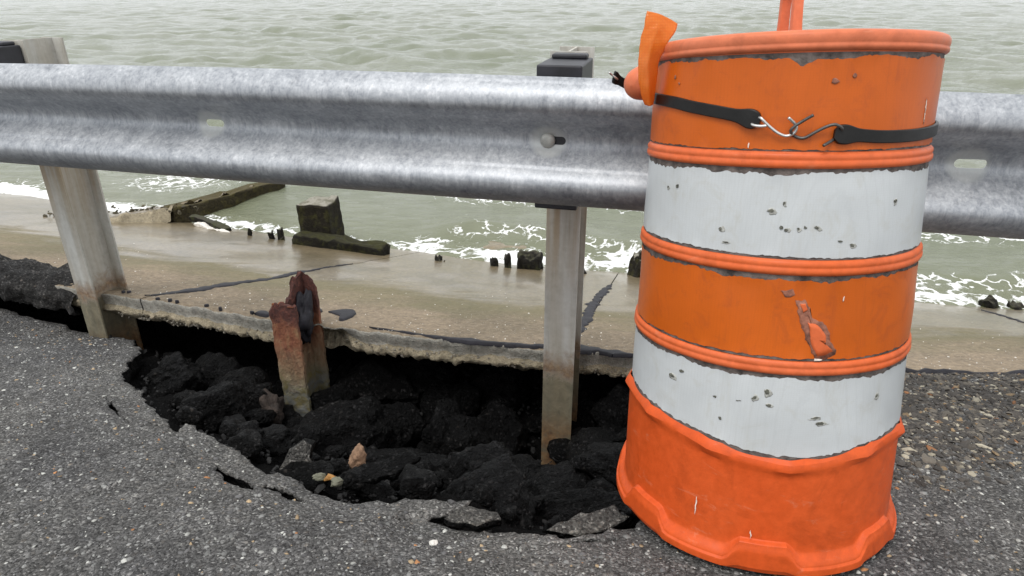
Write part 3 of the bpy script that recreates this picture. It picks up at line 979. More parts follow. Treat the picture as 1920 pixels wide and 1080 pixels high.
P[..., 2] -= .085 * ss((Vv - .12) / .35) * ss((.995 - U) / .03)
jet = empty('concrete_jetty', (-3, 4.9, -.6))
tag(jet, 'low wave-washed concrete jetty slab with a dark mossy side, left of the pile stub', 'jetty')
top = mesh_obj('deck_slab', P.reshape(-1, 3), grid_faces(160, 110), MT['apron'], jet)
top.location = (3, -4.9, .6)
# crumbled near edge
Nn_ = P[60:, 0]; rows_ = []
for k, (dz, dy) in enumerate([(0, 0), (-.004, -.02), (.02, -.05), (.045, -.08), (.09, -.10)]):
    Q = Nn_.copy(); Q[:, 2] -= dz; Q[:, 1] += dy + .03 * fbm(Q, 12, 4, 87, .7) * min(k, 1); Q[:, 2] += .012 * fbm(Q, 20, 4, 88, .7) * min(k, 1)
    rows_.append(Q)
Q0 = np.stack(rows_, 1)
lip = mesh_obj('crumbled_edge', Q0.reshape(-1, 3), grid_faces(len(Nn_), 5)[:, ::-1], MT['edge'], jet)
lip.location = (3, -4.9, .6)
# weed-covered rubble along its corner
n = 110
tt = rng.uniform(0, .6, n)
base_pts = np.where((tt < .55)[:, None], np.array([[-3.25, 4.5, -.50]]) + (tt / .55)[:, None] * np.array([[.80, .30, -.06]]), np.array([[-2.46, 4.80, -.56]]) + ((tt - .55) / .45)[:, None] * np.array([[.42, .86, -.03]]))
base_pts = base_pts + rng.normal(0, .03, (n, 3)) * np.array([[1, 1, .4]])
FLANK = True
o = scatter_mesh('weedy_rubble', base_pts, rng.uniform(.006, .020, n), rng.uniform(.4, 1, (n, 1)) * np.array([[.09, .075, .04]]), MT['stones'], jet, .6)
o.location = (3, -4.9, .6)
tag(o, kind='stuff')

# ------------------------------------------------------------------ lumps: broken asphalt, stones, stumps
def lump(name, loc, size, mat, seed, sq=(1, 1, 1), rot=(0, 0, 0), sub=4, nplanes=11, rough=.09, fine=.035, clods=False):
    bm = bmesh.new()
    bmesh.ops.create_icosphere(bm, subdivisions=sub, radius=1)
    bm.verts.ensure_lookup_table()
    D = np.array([v.co[:] for v in bm.verts])
    r = np.random.default_rng(seed)
    Np = r.normal(size=(nplanes, 3)); Np /= np.linalg.norm(Np, axis=1)[:, None]
    hp = r.uniform(.55, .95, nplanes)
    dot = D @ Np.T
    rad = np.where(dot > .05, hp / np.maximum(dot, .05), 9).min(1)
    rad = np.minimum(rad, 1.15)
    rad = rad + rough * fbm(D + seed * 3.1, 2.5, 3, seed) + fine * fbm(D + seed * 1.7, 8, 2, seed + 4, .7) + fine * .7 * np.abs(fbm(D + seed * 1.3, 19, 2, seed + 8, .7))
    if clods:
        for npt, amp in ((34, .17), (170, .085), (620, .04)):
            Q = r.normal(size=(npt, 3)); Q /= np.linalg.norm(Q, axis=1)[:, None]
            dd = np.sqrt(np.maximum(2 - 2 * (D @ Q.T).max(1), 0)) * math.sqrt(npt) / 3.2
            rad = rad + amp * (r.uniform(.5, 1.0, npt)[(D @ Q.T).argmax(1)] - np.clip(dd, 0, 1.3) ** 1.6)
    Vv = D * rad[:, None] * np.array(sq) * size * .5
    for v, c in zip(bm.verts, Vv):
        v.co = c
    me = bpy.data.meshes.new(name)
    bm.to_mesh(me); bm.free()
    me.materials.append(mat)
    me.polygons.foreach_set('use_smooth', np.full(len(me.polygons), True))
    o = bpy.data.objects.new(name, me)
    COL.objects.link(o)
    o.location = loc
    o.rotation_euler = rot
    return o

BA = MT['black_asphalt']
G = 'black asphalt lumps lying in the washed-out hole'
LUMPS = [
    # x, y, size, squash, label
    (-.529, 2.30, .27, (1.2, .9, .75), 'broad black asphalt lump just right of the rusty stub, deep in the hole'),
    (-.68, 2.18, .20, (1, .9, .8), 'black asphalt lump against the right side of the rusty stub'),
    (-.361, 2.40, .22, (1.1, .9, .7), 'black asphalt lump far back in the dark midway between stub and middle post'),
    (-.232, 2.19, .19, (1.0, .9, .8), 'black asphalt lump left of the middle post, in the back row of rubble'),
    (-.033, 2.33, .21, (1.1, .9, .75), 'black asphalt lump at the back of the hole just left of the middle post'),
    (-.56, 1.86, .22, (1.15, .9, .85), 'large black asphalt lump above the small tan rock'),
    (-.422, 1.97, .19, (.85, .9, 1.05), 'upright black asphalt lump right of the tan rock'),
    (-.242, 1.94, .21, (.9, .9, 1.05), 'tall black asphalt lump in the middle of the rubble heap'),
    (-.136, 1.93, .21, (1, .9, 1.0), 'black asphalt lump second to the left from the middle post foot'),
    (-.03, 2.0, .19, (1.0, .9, 1.05), 'rounded black asphalt lump touching the left of the middle post foot'),
    (-.417, 1.62, .18, (1.3, .7, .40), 'flat black asphalt plate right below the tan rock'),
    (-.29, 1.62, .17, (1.3, .7, .45), 'flat black asphalt plate behind the pointed road tongue'),
    (-.091, 1.47, .18, (1.25, .9, .6), 'low black asphalt lump right of the pointed road tongue'),
    (.02, 1.52, .17, (1.2, .9, .45), 'low black asphalt lump in front of the middle post foot'),
    (.27, 1.72, .18, (1.2, .9, .6), 'black asphalt lump between the middle post foot and the drum'),
    (.275, 1.50, .16, (1.2, .9, .7), 'black asphalt lump tucked beside the lower left of the drum'),
    (.357, 2.33, .22, (1.1, .9, .85), 'black asphalt lump under the slab edge between middle post and drum'),
    (.367, 1.98, .18, (1, .9, .9), 'black asphalt lump half hidden behind the drum, mid height of the hole'),
    (.26, 2.06, .17, (1, .9, .9), 'black asphalt lump right behind the middle post'),
    (-.975, 2.05, .22, (1.1, .9, .8), 'black asphalt lump left of the brown rock beside the stub'),
    (-1.133, 2.18, .22, (1.2, .9, .7), 'black asphalt lump in the left part of the hole, deep in shade'),
    (-1.232, 2.11, .20, (1.1, .9, .75), 'black asphalt lump under the left rim of the hole'),
    (-.987, 1.84, .17, (1.1, .9, .8), 'black asphalt lump close under the tilted rim slab at left'),
    (.15, 1.30, .17, (1.5, .8, .45), 'thin black asphalt slab piece under the broken rim beside the drum'),
    (-.02, 1.25, .16, (1.3, .9, .45), 'low black asphalt piece just behind the loose grey fragment'),
    (.11, 1.42, .16, (1.2, .9, .55), 'low black asphalt piece in the front right corner of the hole'),
]
for i, (x, y, s, sq, lab) in enumerate(LUMPS):
    zf = float(z_floor(np.array([x]), np.array([y]))[0])
    if i in (10, 11, 12, 13, 15):
        zf += .015
    s *= 1.06
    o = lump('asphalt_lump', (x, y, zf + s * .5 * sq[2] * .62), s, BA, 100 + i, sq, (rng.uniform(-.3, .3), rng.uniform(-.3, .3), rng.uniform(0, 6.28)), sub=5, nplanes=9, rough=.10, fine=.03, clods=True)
    tag(o, lab, 'asphalt lump', G)
# fist-sized and smaller debris nobody would count
n = 2600
X = rng.uniform(-1.6, .6, n); Y = rng.uniform(1.1, 2.55, n)
poly = np.vstack([HOLE, [(.75, 6), (-3.4, 6)]])
k = inside(poly, X, Y) & (hole_dist(X, Y) > .03)
X, Y = X[k], Y[k]
S = np.clip(rng.lognormal(math.log(.0065), .55, len(X)), .003, .020)
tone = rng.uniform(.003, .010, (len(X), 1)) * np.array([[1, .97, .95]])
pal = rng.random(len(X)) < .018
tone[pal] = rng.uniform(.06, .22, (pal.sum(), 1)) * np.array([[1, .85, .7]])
o = scatter_mesh('asphalt_rubble', np.stack([X, Y, z_floor(X, Y) + .012], 1), S, tone, MT['stones'], None, .75)
tag(o, 'fine black asphalt crumbs and gravel on the floor of the hole', 'rubble', kind='stuff')

# hand-sized crumbled pieces packed between the lumps
tmpl = []
for k in range(6):
    o = lump('asphalt_piece', (0, 0, 0), 1.0, BA, 300 + k, (1.1, .9, .75), sub=3, nplanes=7, rough=.10, fine=.05, clods=True)
    me_ = o.data
    tmpl.append((np.array([v.co[:] for v in me_.vertices]), np.array([p_.vertices[:] for p_ in me_.polygons])))
    bpy.data.objects.remove(o); bpy.data.meshes.remove(me_)
X = rng.uniform(-1.45, .55, 420); Y = rng.uniform(1.15, 2.45, 420)
k = inside(poly, X, Y) & (hole_dist(X, Y) > .05)
X, Y = X[k][:210], Y[k][:210]
Z = z_floor(X, Y)
VV, FF, b0 = [], [], 0
for i in range(len(X)):
    v_, f_ = tmpl[i % 6]
    sz = rng.uniform(.035, .10)
    m3 = np.array(Matrix.Rotation(rng.uniform(0, 6.28), 3, 'Z') @ Matrix.Rotation(rng.uniform(-.7, .7), 3, 'X'))
    VV.append((v_ @ m3.T) * sz + np.array([X[i], Y[i], Z[i] + sz * .25 + rng.uniform(0, .035)]))
    FF.append(f_ + b0); b0 += len(v_)
o = fast_grid('crumbled_asphalt', np.vstack(VV), np.vstack(FF), BA)
tag(o, 'hand-sized crumbled black asphalt packed between the lumps in the hole', 'rubble', kind='stuff')

# upright wedge of grey asphalt
def slabpiece(name, poly, thick, mat, loc, rot, seed, label, cat='asphalt fragment', group=None, mats=None):
    P = densify(poly, .012, .004, seed, closed=True, scale=40)
    n = len(P)
    rings = []
    for z, s in ((0, .90), (0, .97), (-.004, 1.0), (-thick * .5, 1.0), (-thick, .95)):
        Q = P.mean(0) + (P - P.mean(0)) * s
        zz = z + .003 * fbm(p3(Q[:, 0], Q[:, 1], z), 40, 3, seed)
        jj = .005 * fbm(p3(Q[:, 0], Q[:, 1], z * 3), 50, 3, seed + 3)
        rings.append(np.stack([Q[:, 0] + jj, Q[:, 1] + jj, zz], 1))
    V = np.stack(rings, 1).reshape(-1, 3)
    c = P.mean(0)
    V = np.vstack([V, [(c[0], c[1], .002), (c[0], c[1], -thick)]])
    F = [tuple(f[::-1]) for f in grid_faces(n, 5, True)]
    mi = []
    gf = grid_faces(n, 5, True)
    mi = [0 if (k % 4) < 2 else 1 for k in range(len(gf))]
    kt, kb = len(V) - 2, len(V) - 1
    F += [(i * 5, ((i + 1) % n) * 5, kt) for i in range(n)]; mi += [0] * n
    F += [(((i + 1) % n) * 5 + 4, i * 5 + 4, kb) for i in range(n)]; mi += [1] * n
    o = mesh_obj(name, V, F, None, None, True, mats or [mat, BA], mi)
    bm = bmesh.new(); bm.from_mesh(o.data); bmesh.ops.recalc_face_normals(bm, faces=bm.faces); bm.to_mesh(o.data); bm.free()
    o.location = loc; o.rotation_euler = rot
    return tag(o, label, cat, group)
AC = MT['asphalt_coarse']
slabpiece('asphalt_fragment', [(-.040, -.060), (.036, -.062), (.040, .058), (.018, .062), (-.012, .040), (-.034, .0)], .045, AC, (-.548, 1.36, -.135), (R(66), R(4), R(8)), 5,
          'grey asphalt wedge standing on edge at the rim below the rusty stub')
slabpiece('asphalt_fragment', [(-.062, -.015), (-.02, .030), (.045, .006), (.055, -.010), (.0, -.030)], .022, AC, (-.075, 1.093, -.042), (R(-6), R(7), R(5)), 6,
          'small loose grey asphalt fragment by the pointed road tongue')
slabpiece('asphalt_fragment', [(-.09, -.02), (-.02, .015), (.06, .032), (.085, .0), (.03, -.03), (-.03, -.035)], .03, AC, (.160, 1.085, -.050), (R(9), R(-4), R(0)), 7,
          'cracked grey asphalt slab piece wedged at the rim beside the drum')
slabpiece('asphalt_fragment', [(-.10, -.02), (-.03, .02), (.08, .03), (.10, .0), (.02, -.03)], .02, MT['black_asphalt'], (-.33, 1.36, -.14), (R(16), R(-10), R(12)), 8,
          'thin black asphalt flake leaning behind the road rim, below the tan rock')
for (x, y, z, s, m, sq, lab, cat, nm) in [
    (-.440, 1.545, -.262, .060, 'tan_rock', (.8, .5, 1.25), 'small tan rock lying among the black asphalt lumps', 'rock', 'tan_rock'),
    (-.868, 2.00, -.43, .14, 'brown_rock', (.75, .7, 1.15), 'brown upright rock in shadow at the foot of the rusty stub', 'rock', 'brown_rock'),
    (-.448, 1.305, -.125, .020, 'amber_stone', (1.3, .9, .8), 'orange pebble at the rim beside the asphalt wedge', 'pebble', 'pebble'),
    (-.424, 1.29, -.125, .030, 'green_stone', (1.2, .8, .6), 'greenish grey stone chip right of the orange pebble', 'stone', 'stone_chip'),
    (-.470, 1.31, -.125, .026, 'green_stone', (1.2, .8, .6), 'greenish grey stone chip left of the orange pebble', 'stone', 'stone_chip'),
    (-.150, .968, .004, .0145, 'pale_stone', (1.0, 1.0, .7), 'square white stone chip on the asphalt in the bottom centre', 'stone', 'stone_chip')]:
    o = lump(nm, (x, y, z), s, MT[m], int(abs(x) * 1000), sq, (0, .15, .5), sub=4, nplanes=8, rough=.16, fine=.08)
    tag(o, lab, cat)

# asphalt shoulder remains left of the left post
n1, n2 = 150, 40
u = np.linspace(-3.6, -1.83, n1)
prof = np.array([(.22, -.13), (.10, -.125), (.02, -.11), (-.03, -.075), (-.04, -.035), (-.015, .002), (.04, .018), (.10, .02), (.18, .004), (.24, -.03)])
pp = catmull(prof, 5)
V = np.zeros((n1, len(pp), 3))
for i, x in enumerate(u):
    fall = ss((-1.80 - x) / .16)
    V[i, :, 0] = x
    V[i, :, 1] = edgeY(x) - .01 + pp[:, 0] * (.4 + .6 * fall)
    V[i, :, 2] = -.19 + np.where(pp[:, 1] > 0, pp[:, 1] * fall - .02 * (1 - fall), pp[:, 1] - .03 * (1 - fall))
q = V.reshape(-1, 3)
V[..., 1] += (.035 * fbm(q, 7, 4, 131, .65)).reshape(V.shape[:2])
V[..., 2] += (.022 * fbm(q, 9, 4, 132, .65) + .006 * fbm(q, 45, 3, 133)).reshape(V.shape[:2])
o = mesh_obj('asphalt_bank', V.reshape(-1, 3), grid_faces(n1, len(pp)), m_asphalt('gravelly_asphalt', .035, .15, tint=(1, .95, .9), stone=.75, cell=70))
bm = bmesh.new(); bm.from_mesh(o.data); bmesh.ops.recalc_face_normals(bm, faces=bm.faces); bm.to_mesh(o.data); bm.free()
tag(o, 'dark gravelly asphalt bank left of the left guardrail post', 'asphalt bank')

# ---- aggregate standing proud in the road surface
def road_pts(n, x0, x1, y0, y1):
    X = rng.uniform(x0, x1, n); Y = rng.uniform(y0, y1, n)
    k = inside(outline, X, Y) & (hole_dist(X, Y) > .008) & (np.abs(X) < (.80 * (Y * .91 + .45)))
    for c in CR:
        k &= ~inside(c, X, Y)
    return X[k], Y[k]
def stone_tones(n, dark):
    g = rng.choice([0, 1, 2, 3, 4], n, p=[.46, .34, .15, .042, .008] if not dark else [.67, .23, .06, .034, .006])
    base = np.array([[.098, .096, .096], [.19, .19, .182], [.40, .40, .37], [.34, .25, .15], [.36, .17, .07]])
    if dark:
        base = np.array([[.052, .049, .046], [.115, .108, .096], [.32, .31, .26], [.22, .165, .10], [.26, .13, .06]])
    return base[g] * rng.uniform(.65, 1.3, (n, 1))
X, Y = road_pts(40000, -2.3, 2.1, .84, 2.65)
far = np.clip((Y - .85) / 1.2, 0, 1)
S = np.clip(rng.lognormal(math.log(.0033), .45, len(X)), .0014, .0085)
o = scatter_mesh('road_aggregate', np.stack([X, Y, road_surface(X, Y) - S * .16], 1), S, stone_tones(len(X), False), MT['stones'], road, .40, True)
tag(o, kind='stuff')
# coarse loose chippings by the drum's right and along the slab edge
X, Y = road_pts(30000, .55, 2.3, 1.15, 2.0)
wgt = ss((Y - 1.22 - .10 * np.sin(X * 5)) / .25)
k = rng.random(len(X)) < wgt * .75
X, Y = X[k], Y[k]
S = np.clip(rng.lognormal(math.log(.0064), .35, len(X)), .003, .014)
o = scatter_mesh('loose_chippings', np.stack([X, Y, road_surface(X, Y) + S * .05], 1), S, stone_tones(len(X), True) * np.array([[1.02, .95, .86]]), MT['stones'], road, .38)
tag(o, kind='stuff')
# black tar lip where the road meets the apron, right of the drum
path = np.stack([np.arange(.85, 3.0, .03), edgeY(np.arange(.85, 3.0, .03)) - .005], 1)
mb = MB()
q = p3(path[:, 0], path[:, 1])
pz = -.185 + .006 * fbm(q, 8, 3, 141)
mb.tube(np.stack([path[:, 0], path[:, 1] + .012 * fbm(q, 12, 4, 142, .7), pz], 1), .013 + .008 * np.abs(fbm(q, 14, 3, 143)), 8)
o = mb.build('tar_joint', MT['tar'], road, True)

# ------------------------------------------------------------------ guardrail
def railY(X): return 1.677 - .252 * X + .032 * X * X
rail = tag(empty('guardrail', (.157, 1.96, -.58)), 'galvanised steel W-beam guardrail on steel posts across the whole picture', 'guardrail')
def rloc(o):
    o.location = tuple(-np.array(rail.location))
    return o
_z = np.concatenate([np.linspace(.156, .10, 20), np.linspace(.097, -.097, 61), np.linspace(-.10, -.156, 20)])
_a = np.abs(_z)
_in = .0815 * (.5 - .5 * np.cos(np.pi * np.clip(_a / .097, 0, 1) ** 1.12))
_outp = .0815 - .050 * np.clip((_a - .097) / .059, 0, 1) ** 2.1
prof = np.stack([np.where(_a <= .097, _in, _outp), _z], 1)
nx = 420
X = np.linspace(-3.4, 3.0, nx)
Yp = railY(X); sl = -.252 + .064 * X
Nr = np.stack([sl, -np.ones(nx)], 1); Nr /= np.linalg.norm(Nr, axis=1)[:, None]      # towards the road
zc = .618 - .009 * np.minimum(X * X, 4)
V = np.zeros((nx, len(prof), 3))
dent = .004 * fbm(p3(X, X * 0), 1.4, 3, 151)
for j, (o_, z_) in enumerate(prof):
    d = o_ - .036 + dent * (1 if o_ > .05 else .3)
    V[:, j, 0] = X + Nr[:, 0] * d
    V[:, j, 1] = Yp + Nr[:, 1] * d
    V[:, j, 2] = zc + z_
beam = mesh_obj('rail_beam', V.reshape(-1, 3), grid_faces(nx, len(prof)), MT['galv'], None)
sm = beam.modifiers.new('solid', 'SOLIDIFY'); sm.thickness = .0032; sm.offset = 0
slots = [(-.862, 0, .031, .0105), (.096, 0, .031, .0105), (1.022, 0, .034, .0105)]
def rail_frame(x):
    s = -.252 + .064 * x
    n = np.array([s, -1, 0]); n /= np.linalg.norm(n)
    t = np.array([-n[1], n[0], 0])
    return t, n, np.array([x, railY(x), .618 - .009 * min(x * x, 4)]) + n * (-.036)
cut = MB()
for (x, dz, hl, hr) in slots:
    t, n_, c = rail_frame(x)
    ring = []
    for k in range(24):
        a = 2 * math.pi * k / 24
        ring.append(c + t * (math.copysign(hl - hr, math.cos(a)) + hr * math.cos(a)) + np.array([0, 0, 1]) * hr * math.sin(a))
    Vc = [p + n_ * .015 for p in ring] + [p - n_ * .015 for p in ring]
    cut.add(Vc, [(k, (k + 1) % 24, 24 + (k + 1) % 24, 24 + k) for k in range(24)] + [tuple(range(24))[::-1], tuple(range(24, 48))])
cutter = cut.build('slot_cutter', MT['galv'])
bo = beam.modifiers.new('slots', 'BOOLEAN'); bo.operation = 'DIFFERENCE'; bo.object = cutter; bo.solver = 'EXACT'
dg = bpy.context.evaluated_depsgraph_get()
me2 = bpy.data.meshes.new_from_object(beam.evaluated_get(dg))
beam.modifiers.clear()
beam.data = me2
bpy.data.objects.remove(cutter)
me2.polygons.foreach_set('use_smooth', np.full(len(me2.polygons), True))
try:
    me2.set_sharp_from_angle(angle=R(50))
except Exception:
    pass
beam.parent = rail; rloc(beam)
# clean rub marks (bare zinc) round the slots, and the bolt
t, n_, c = rail_frame(.082)
bc = c + n_ * .004
mb = MB()
rings = []
for (r, d) in ((.019, 0), (.019, .003), (.0165, .0065), (.009, .0085), (.001, .009)):
    rings.append([bc + n_ * d + r * (math.cos(a) * t + math.sin(a) * np.array([0, 0, 1])) for a in np.linspace(0, 2 * math.pi, 25)[:-1]])
Vb = np.array(rings).transpose(1, 0, 2).reshape(-1, 3)
mb.add(Vb, grid_faces(24, 5, True))
mb.tube([bc - n_ * .26, bc + n_ * .002], .008, 12)
bolt = mb.build('bolt', MT['bolt'], beam, True)

def ibeam(name, c, t, n_, z0, z1, mat, w=.100, d=.150, tf=.007, tw=.006, parent=None, top_fn=None, nz=40, seed=0):
    """steel H section; c = middle of the front flange face, n_ points away from the road"""
    mb = MB()
    zs = np.linspace(0, 1, nz)
    def plate(o, a, b, la, lb, nu):
        us = np.linspace(-1, 1, nu)
        P = []
        for sb in (-1, 1):
            for u in us:
                for k in zs:
                    q = o + a * la * u + b * lb * sb
                    zt = z1 if top_fn is None else top_fn(q)
                    p = q.copy(); p[2] = z0 + (zt - z0) * k
                    P.append(p)
        P = np.array(P)
        if seed:
            # corrosion pits and a wavering outline
            nzv = fbm(P, 30, 4, seed, .65)
            P = P + (b[None] * .0022 + a[None] * .0022) * nzv[:, None]
        F = []
        L = nu * nz
        g = grid_faces(nu, nz)
        F += [tuple(f) for f in g] + [tuple(f + L) for f in g[:, ::-1]]
        for k in range(nz - 1):
            for e in (0, nu - 1):
                i = e * nz + k
                F.append((i, i + 1, L + i + 1, L + i))
        for e in range(nu - 1):
            for k in (0, nz - 1):
                i = e * nz + k
                F.append((i, i + nz, L + i + nz, L + i))
        mb.add(P, F)
    c = np.array(c, float); c[2] = 0
    plate(c + n_ * tf / 2, t, n_, w / 2, tf / 2, 13)
    plate(c + n_ * (d - tf / 2), t, n_, w / 2, tf / 2, 13)
    plate(c + n_ * d / 2, n_, t, d / 2 - tf, tw / 2, 13)
    return mb.build(name, mat, parent, False)

def block(name, c, t, n_, z0, z1, w, d, parent):
    mb = MB()
    mb.box((c[0] + n_[0] * d / 2, c[1] + n_[1] * d / 2, (z0 + z1) / 2), (w / 2, d / 2, (z1 - z0) / 2), (t, n_, (0, 0, 1)))
    # ribs and shoulder at the back of the moulded block
    mb.box((c[0] + n_[0] * (d - .03) - t[0] * .0, c[1] + n_[1] * (d - .03), z1 + .006), (w / 2 * .82, .022, .006), (t, n_, (0, 0, 1)))
    return mb.build(name, MT['blockout'], parent, False, .004, 2)

for k, (px, zt, zbt) in enumerate([(.139, .80, .800), (-1.709, .785, .790)]):
    xr = .118 if k == 0 else -1.80
    t, nn, c = rail_frame(xr)
    n_ = -nn
    # front flange of the post
    cf = c + n_ * .200
    t_, = (t,)
    pb = ibeam('post', cf + t * (-.024 if k == 0 else .0), t, n_, -.72, zt + .012, MT['post'], parent=rail)
    rloc(pb)
    bl = block('blockout', c + n_ * .001 - t * (.014 if k == 0 else .02), t, n_, .437, zt - .002, .112, .197, rail)
    rloc(bl)
    if k:
        tag(pb, 'leaning-looking wide steel post at the left, soil line at its foot')
    else:
        tag(pb, 'middle steel post with two rust bands')

# ---- the sheared-off rusty post stub
t, nn, c = rail_frame(-.80)
n_ = -nn
sc_ = np.array([-.812, 2.125, 0])
stub_e = tag(empty('broken_post', (-.80, 2.18, -.56)), 'rusted sheared-off steel post stub standing in the hole', 'post stub')
def stub_top(q):
    a = (q - sc_) @ n_; b = (q - sc_) @ t
    ragged = .020 * float(fbm(p3(q[0], q[1]), 95, 3, 5, .7)[0])
    if a < .03:
        return -.062 + ragged * .7 + .008 * (b > .01) - .012 * (b < -.035)
    if a > .12:
        return .006 - 12 * (b + .004) ** 2 - 1500 * (b + .004) ** 4 + ragged * 1.2
    return -.062 + .06 * ss((a - .03) / .07) + ragged * .7
st = ibeam('stub_section', sc_, t, n_, -.64, 0, MT['rust'], w=.108, d=.150, tf=.012, tw=.010, parent=stub_e, top_fn=stub_top, nz=60, seed=77)
st.location = tuple(-np.array(stub_e.location))
# scale flakes standing up at the torn top
mb = MB()
for k in range(5):
    a = rng.uniform(-.045, .045)
    b0 = sc_ + t * a + n_ * rng.uniform(.0, .016)
    h = rng.uniform(.006, .016)
    z = stub_top(b0) - .006
    w_ = rng.uniform(.006, .014)
    lean = rng.uniform(-.012, .012, 2)
    P = [b0 + t * -w_ + [0, 0, z], b0 + t * w_ + [0, 0, z], b0 + t * w_ * .4 + n_ * lean[0] + t * lean[1] + [0, 0, z + h], b0 - t * w_ * .6 + n_ * lean[0] + [0, 0, z + h * .8]]
    P = P + [p + n_ * .0025 for p in P]
    mb.add(P, [(0, 1, 2, 3), (7, 6, 5, 4), (0, 4, 5, 1), (1, 5, 6, 2), (2, 6, 7, 3), (3, 7, 4, 0)])
fl = mb.build('rust_flakes', m_simple('orange_rust', (.26, .085, .035), .9, var=.5, scale=60, bump=.7), stub_e)
tag(fl, kind='stuff')
fl.location = st.location
# clotted bitumen in the channel, its black also painting the recessed web's shade
cz = sc_ + t * .030 + n_ * .080
bc_ = lump('bitumen_shade_clot', (cz[0] + .80, cz[1] - 2.18, -.155 + .56), .13, MT['tar'], 9, (.46, .92, 1.75), (0, 0, math.atan2(t[1], t[0])), rough=.2, fine=.08)
bc_.parent = stub_e

# ------------------------------------------------------------------ traffic drum
DB = np.array([.515, 1.155, -.029])
dw = np.array([-.0105, .1456, .9893]); dw /= np.linalg.norm(dw)
de1 = np.array([1, 0, 0]) - dw * dw[0]; de1 /= np.linalg.norm(de1)
de2 = np.cross(dw, de1)
Mx = Matrix(((de1[0], de2[0], dw[0]), (de1[1], de2[1], dw[1]), (de1[2], de2[2], dw[2])))
drum = empty('traffic_drum', DB, Mx.to_euler())
tag(drum, 'orange and white striped plastic traffic drum leaning back against the guardrail', 'traffic drum')
SS = np.array([0.0, .2336, .3912, .5624, .7318, .8951])
RR = np.array([.2748, .2620, .2570, .2511, .2447, .2414])
def dr(s): return np.interp(s, SS, RR) - .004
def dpt(th, s, off=0.0):
    r = dr(s) + off
    return np.array([r * math.cos(R(th)), r * math.sin(R(th)), s])
def dworld(p): return DB + de1 * p[0] + de2 * p[1] + dw * p[2]
# body: gently dented wall with double ribs where the sections telescope
def rib(s0):
    return [(s0 - .0135, 0), (s0 - .012, .0045), (s0 - .008, .0065), (s0 - .003, .0062), (s0 - .0012, .0048), (s0 + .0006, .0048), (s0 + .003, .0058), (s0 + .0075, .0052), (s0 + .0105, .0025), (s0 + .012, 0)]
pr = [(.205, -.004), (.212, -.002)]
for a, b in ((.3912, .22), (.5624, .40), (.7318, .58)):
    for s in np.linspace(b, a - .016, 9):
        pr.append((s, 0))
    pr += rib(a)
pr += [(s, 0) for s in np.linspace(.748, .893, 9)]
NT = 192
th = np.linspace(0, 360, NT + 1)[:-1]
def wall_dent(thd, s):
    q = np.stack([np.cos(np.radians(thd)) * 1.0, np.sin(np.radians(thd)), np.asarray(s) * 4], -1).reshape(-1, 3)
    return (.0022 * fbm(q, 1.6, 3, 160)).reshape(np.shape(thd))
def lathe_pts(pr, offs=0.0, dent=True):
    P = np.zeros((NT, len(pr), 3))
    for j, (s, o_) in enumerate(pr):
        r = dr(s) + o_ + offs + (wall_dent(th, np.full(NT, s)) if dent else 0)
        P[:, j, 0] = r * np.cos(np.radians(th)); P[:, j, 1] = r * np.sin(np.radians(th)); P[:, j, 2] = s
    return P
P = lathe_pts(pr)
body = mesh_obj('drum_body', P.reshape(-1, 3), grid_faces(NT, len(pr), True), MT['drum'], drum)
# lid: rolled rim and shallow domed top
lp = [(.8880, .2385), (.8900, .2425), (.8925, .2445), (.8965, .2448), (.8985, .2435), (.900, .2440), (.905, .2450), (.911, .2446), (.9155, .2420), (.9180, .2370), (.9175, .229), (.914, .220), (.908, .205), (.907, .15), (.909, .08), (.910, .0005)]
P = np.zeros((NT, len(lp), 3))
for j, (s, r) in enumerate(lp):
    rr_ = r + (wall_dent(th, np.full(NT, .9)) if r > .2 else 0)
    P[:, j, 0] = rr_ * np.cos(np.radians(th)); P[:, j, 1] = rr_ * np.sin(np.radians(th)); P[:, j, 2] = s + (.004 * np.cos(np.radians(th + 100)) if r > .1 else 0)
lid = mesh_obj('lid', P.reshape(-1, 3), grid_faces(NT, len(lp), True), MT['lid'], drum)
# grab handle on the lid: a flat loop seen almost edge-on
hb = MB()
hc = np.array([-.012, -.012, .907])
ax = np.array([.035, .9994, 0]); sd = np.array([.9994, -.035, 0])
loop = []
for (a, z) in [(-.044, 0), (-.041, .02), (-.038, .06), (-.035, .10), (-.026, .128), (0, .138), (.026, .128), (.035, .10), (.038, .06), (.041, .02), (.044, 0)]:
    loop.append((a, z))
loop = catmull(loop, 5)
inner = []
for i, (a, z) in enumerate(loop):
    inner.append((a * .64, max(.014, z * .84 - .004)))
Vh, Fh = [], []
m = len(loop)
for s in (-1, 1):
    for L_ in (loop, inner):
        for (a, z) in L_:
            wd = .0078 + .010 * math.exp(-z / .012)
            Vh.append(hc + ax * a + sd * s * wd + np.array([0, 0, z]))
def idx(s, l, i): return (s * 2 + l) * m + i
for i in range(m - 1):
    Fh += [(idx(0, 0, i), idx(0, 0, i + 1), idx(0, 1, i + 1), idx(0, 1, i)), (idx(1, 0, i), idx(1, 1, i), idx(1, 1, i + 1), idx(1, 0, i + 1)),
           (idx(0, 0, i), idx(1, 0, i), idx(1, 0, i + 1), idx(0, 0, i + 1)), (idx(0, 1, i), idx(0, 1, i + 1), idx(1, 1, i + 1), idx(1, 1, i))]
for e in (0, m - 1):
    Fh.append((idx(0, 0, e), idx(0, 1, e), idx(1, 1, e), idx(1, 0, e)))
hb.add(Vh, Fh)
handle = hb.build('handle', MT['lid'], lid, True, .003, 2)
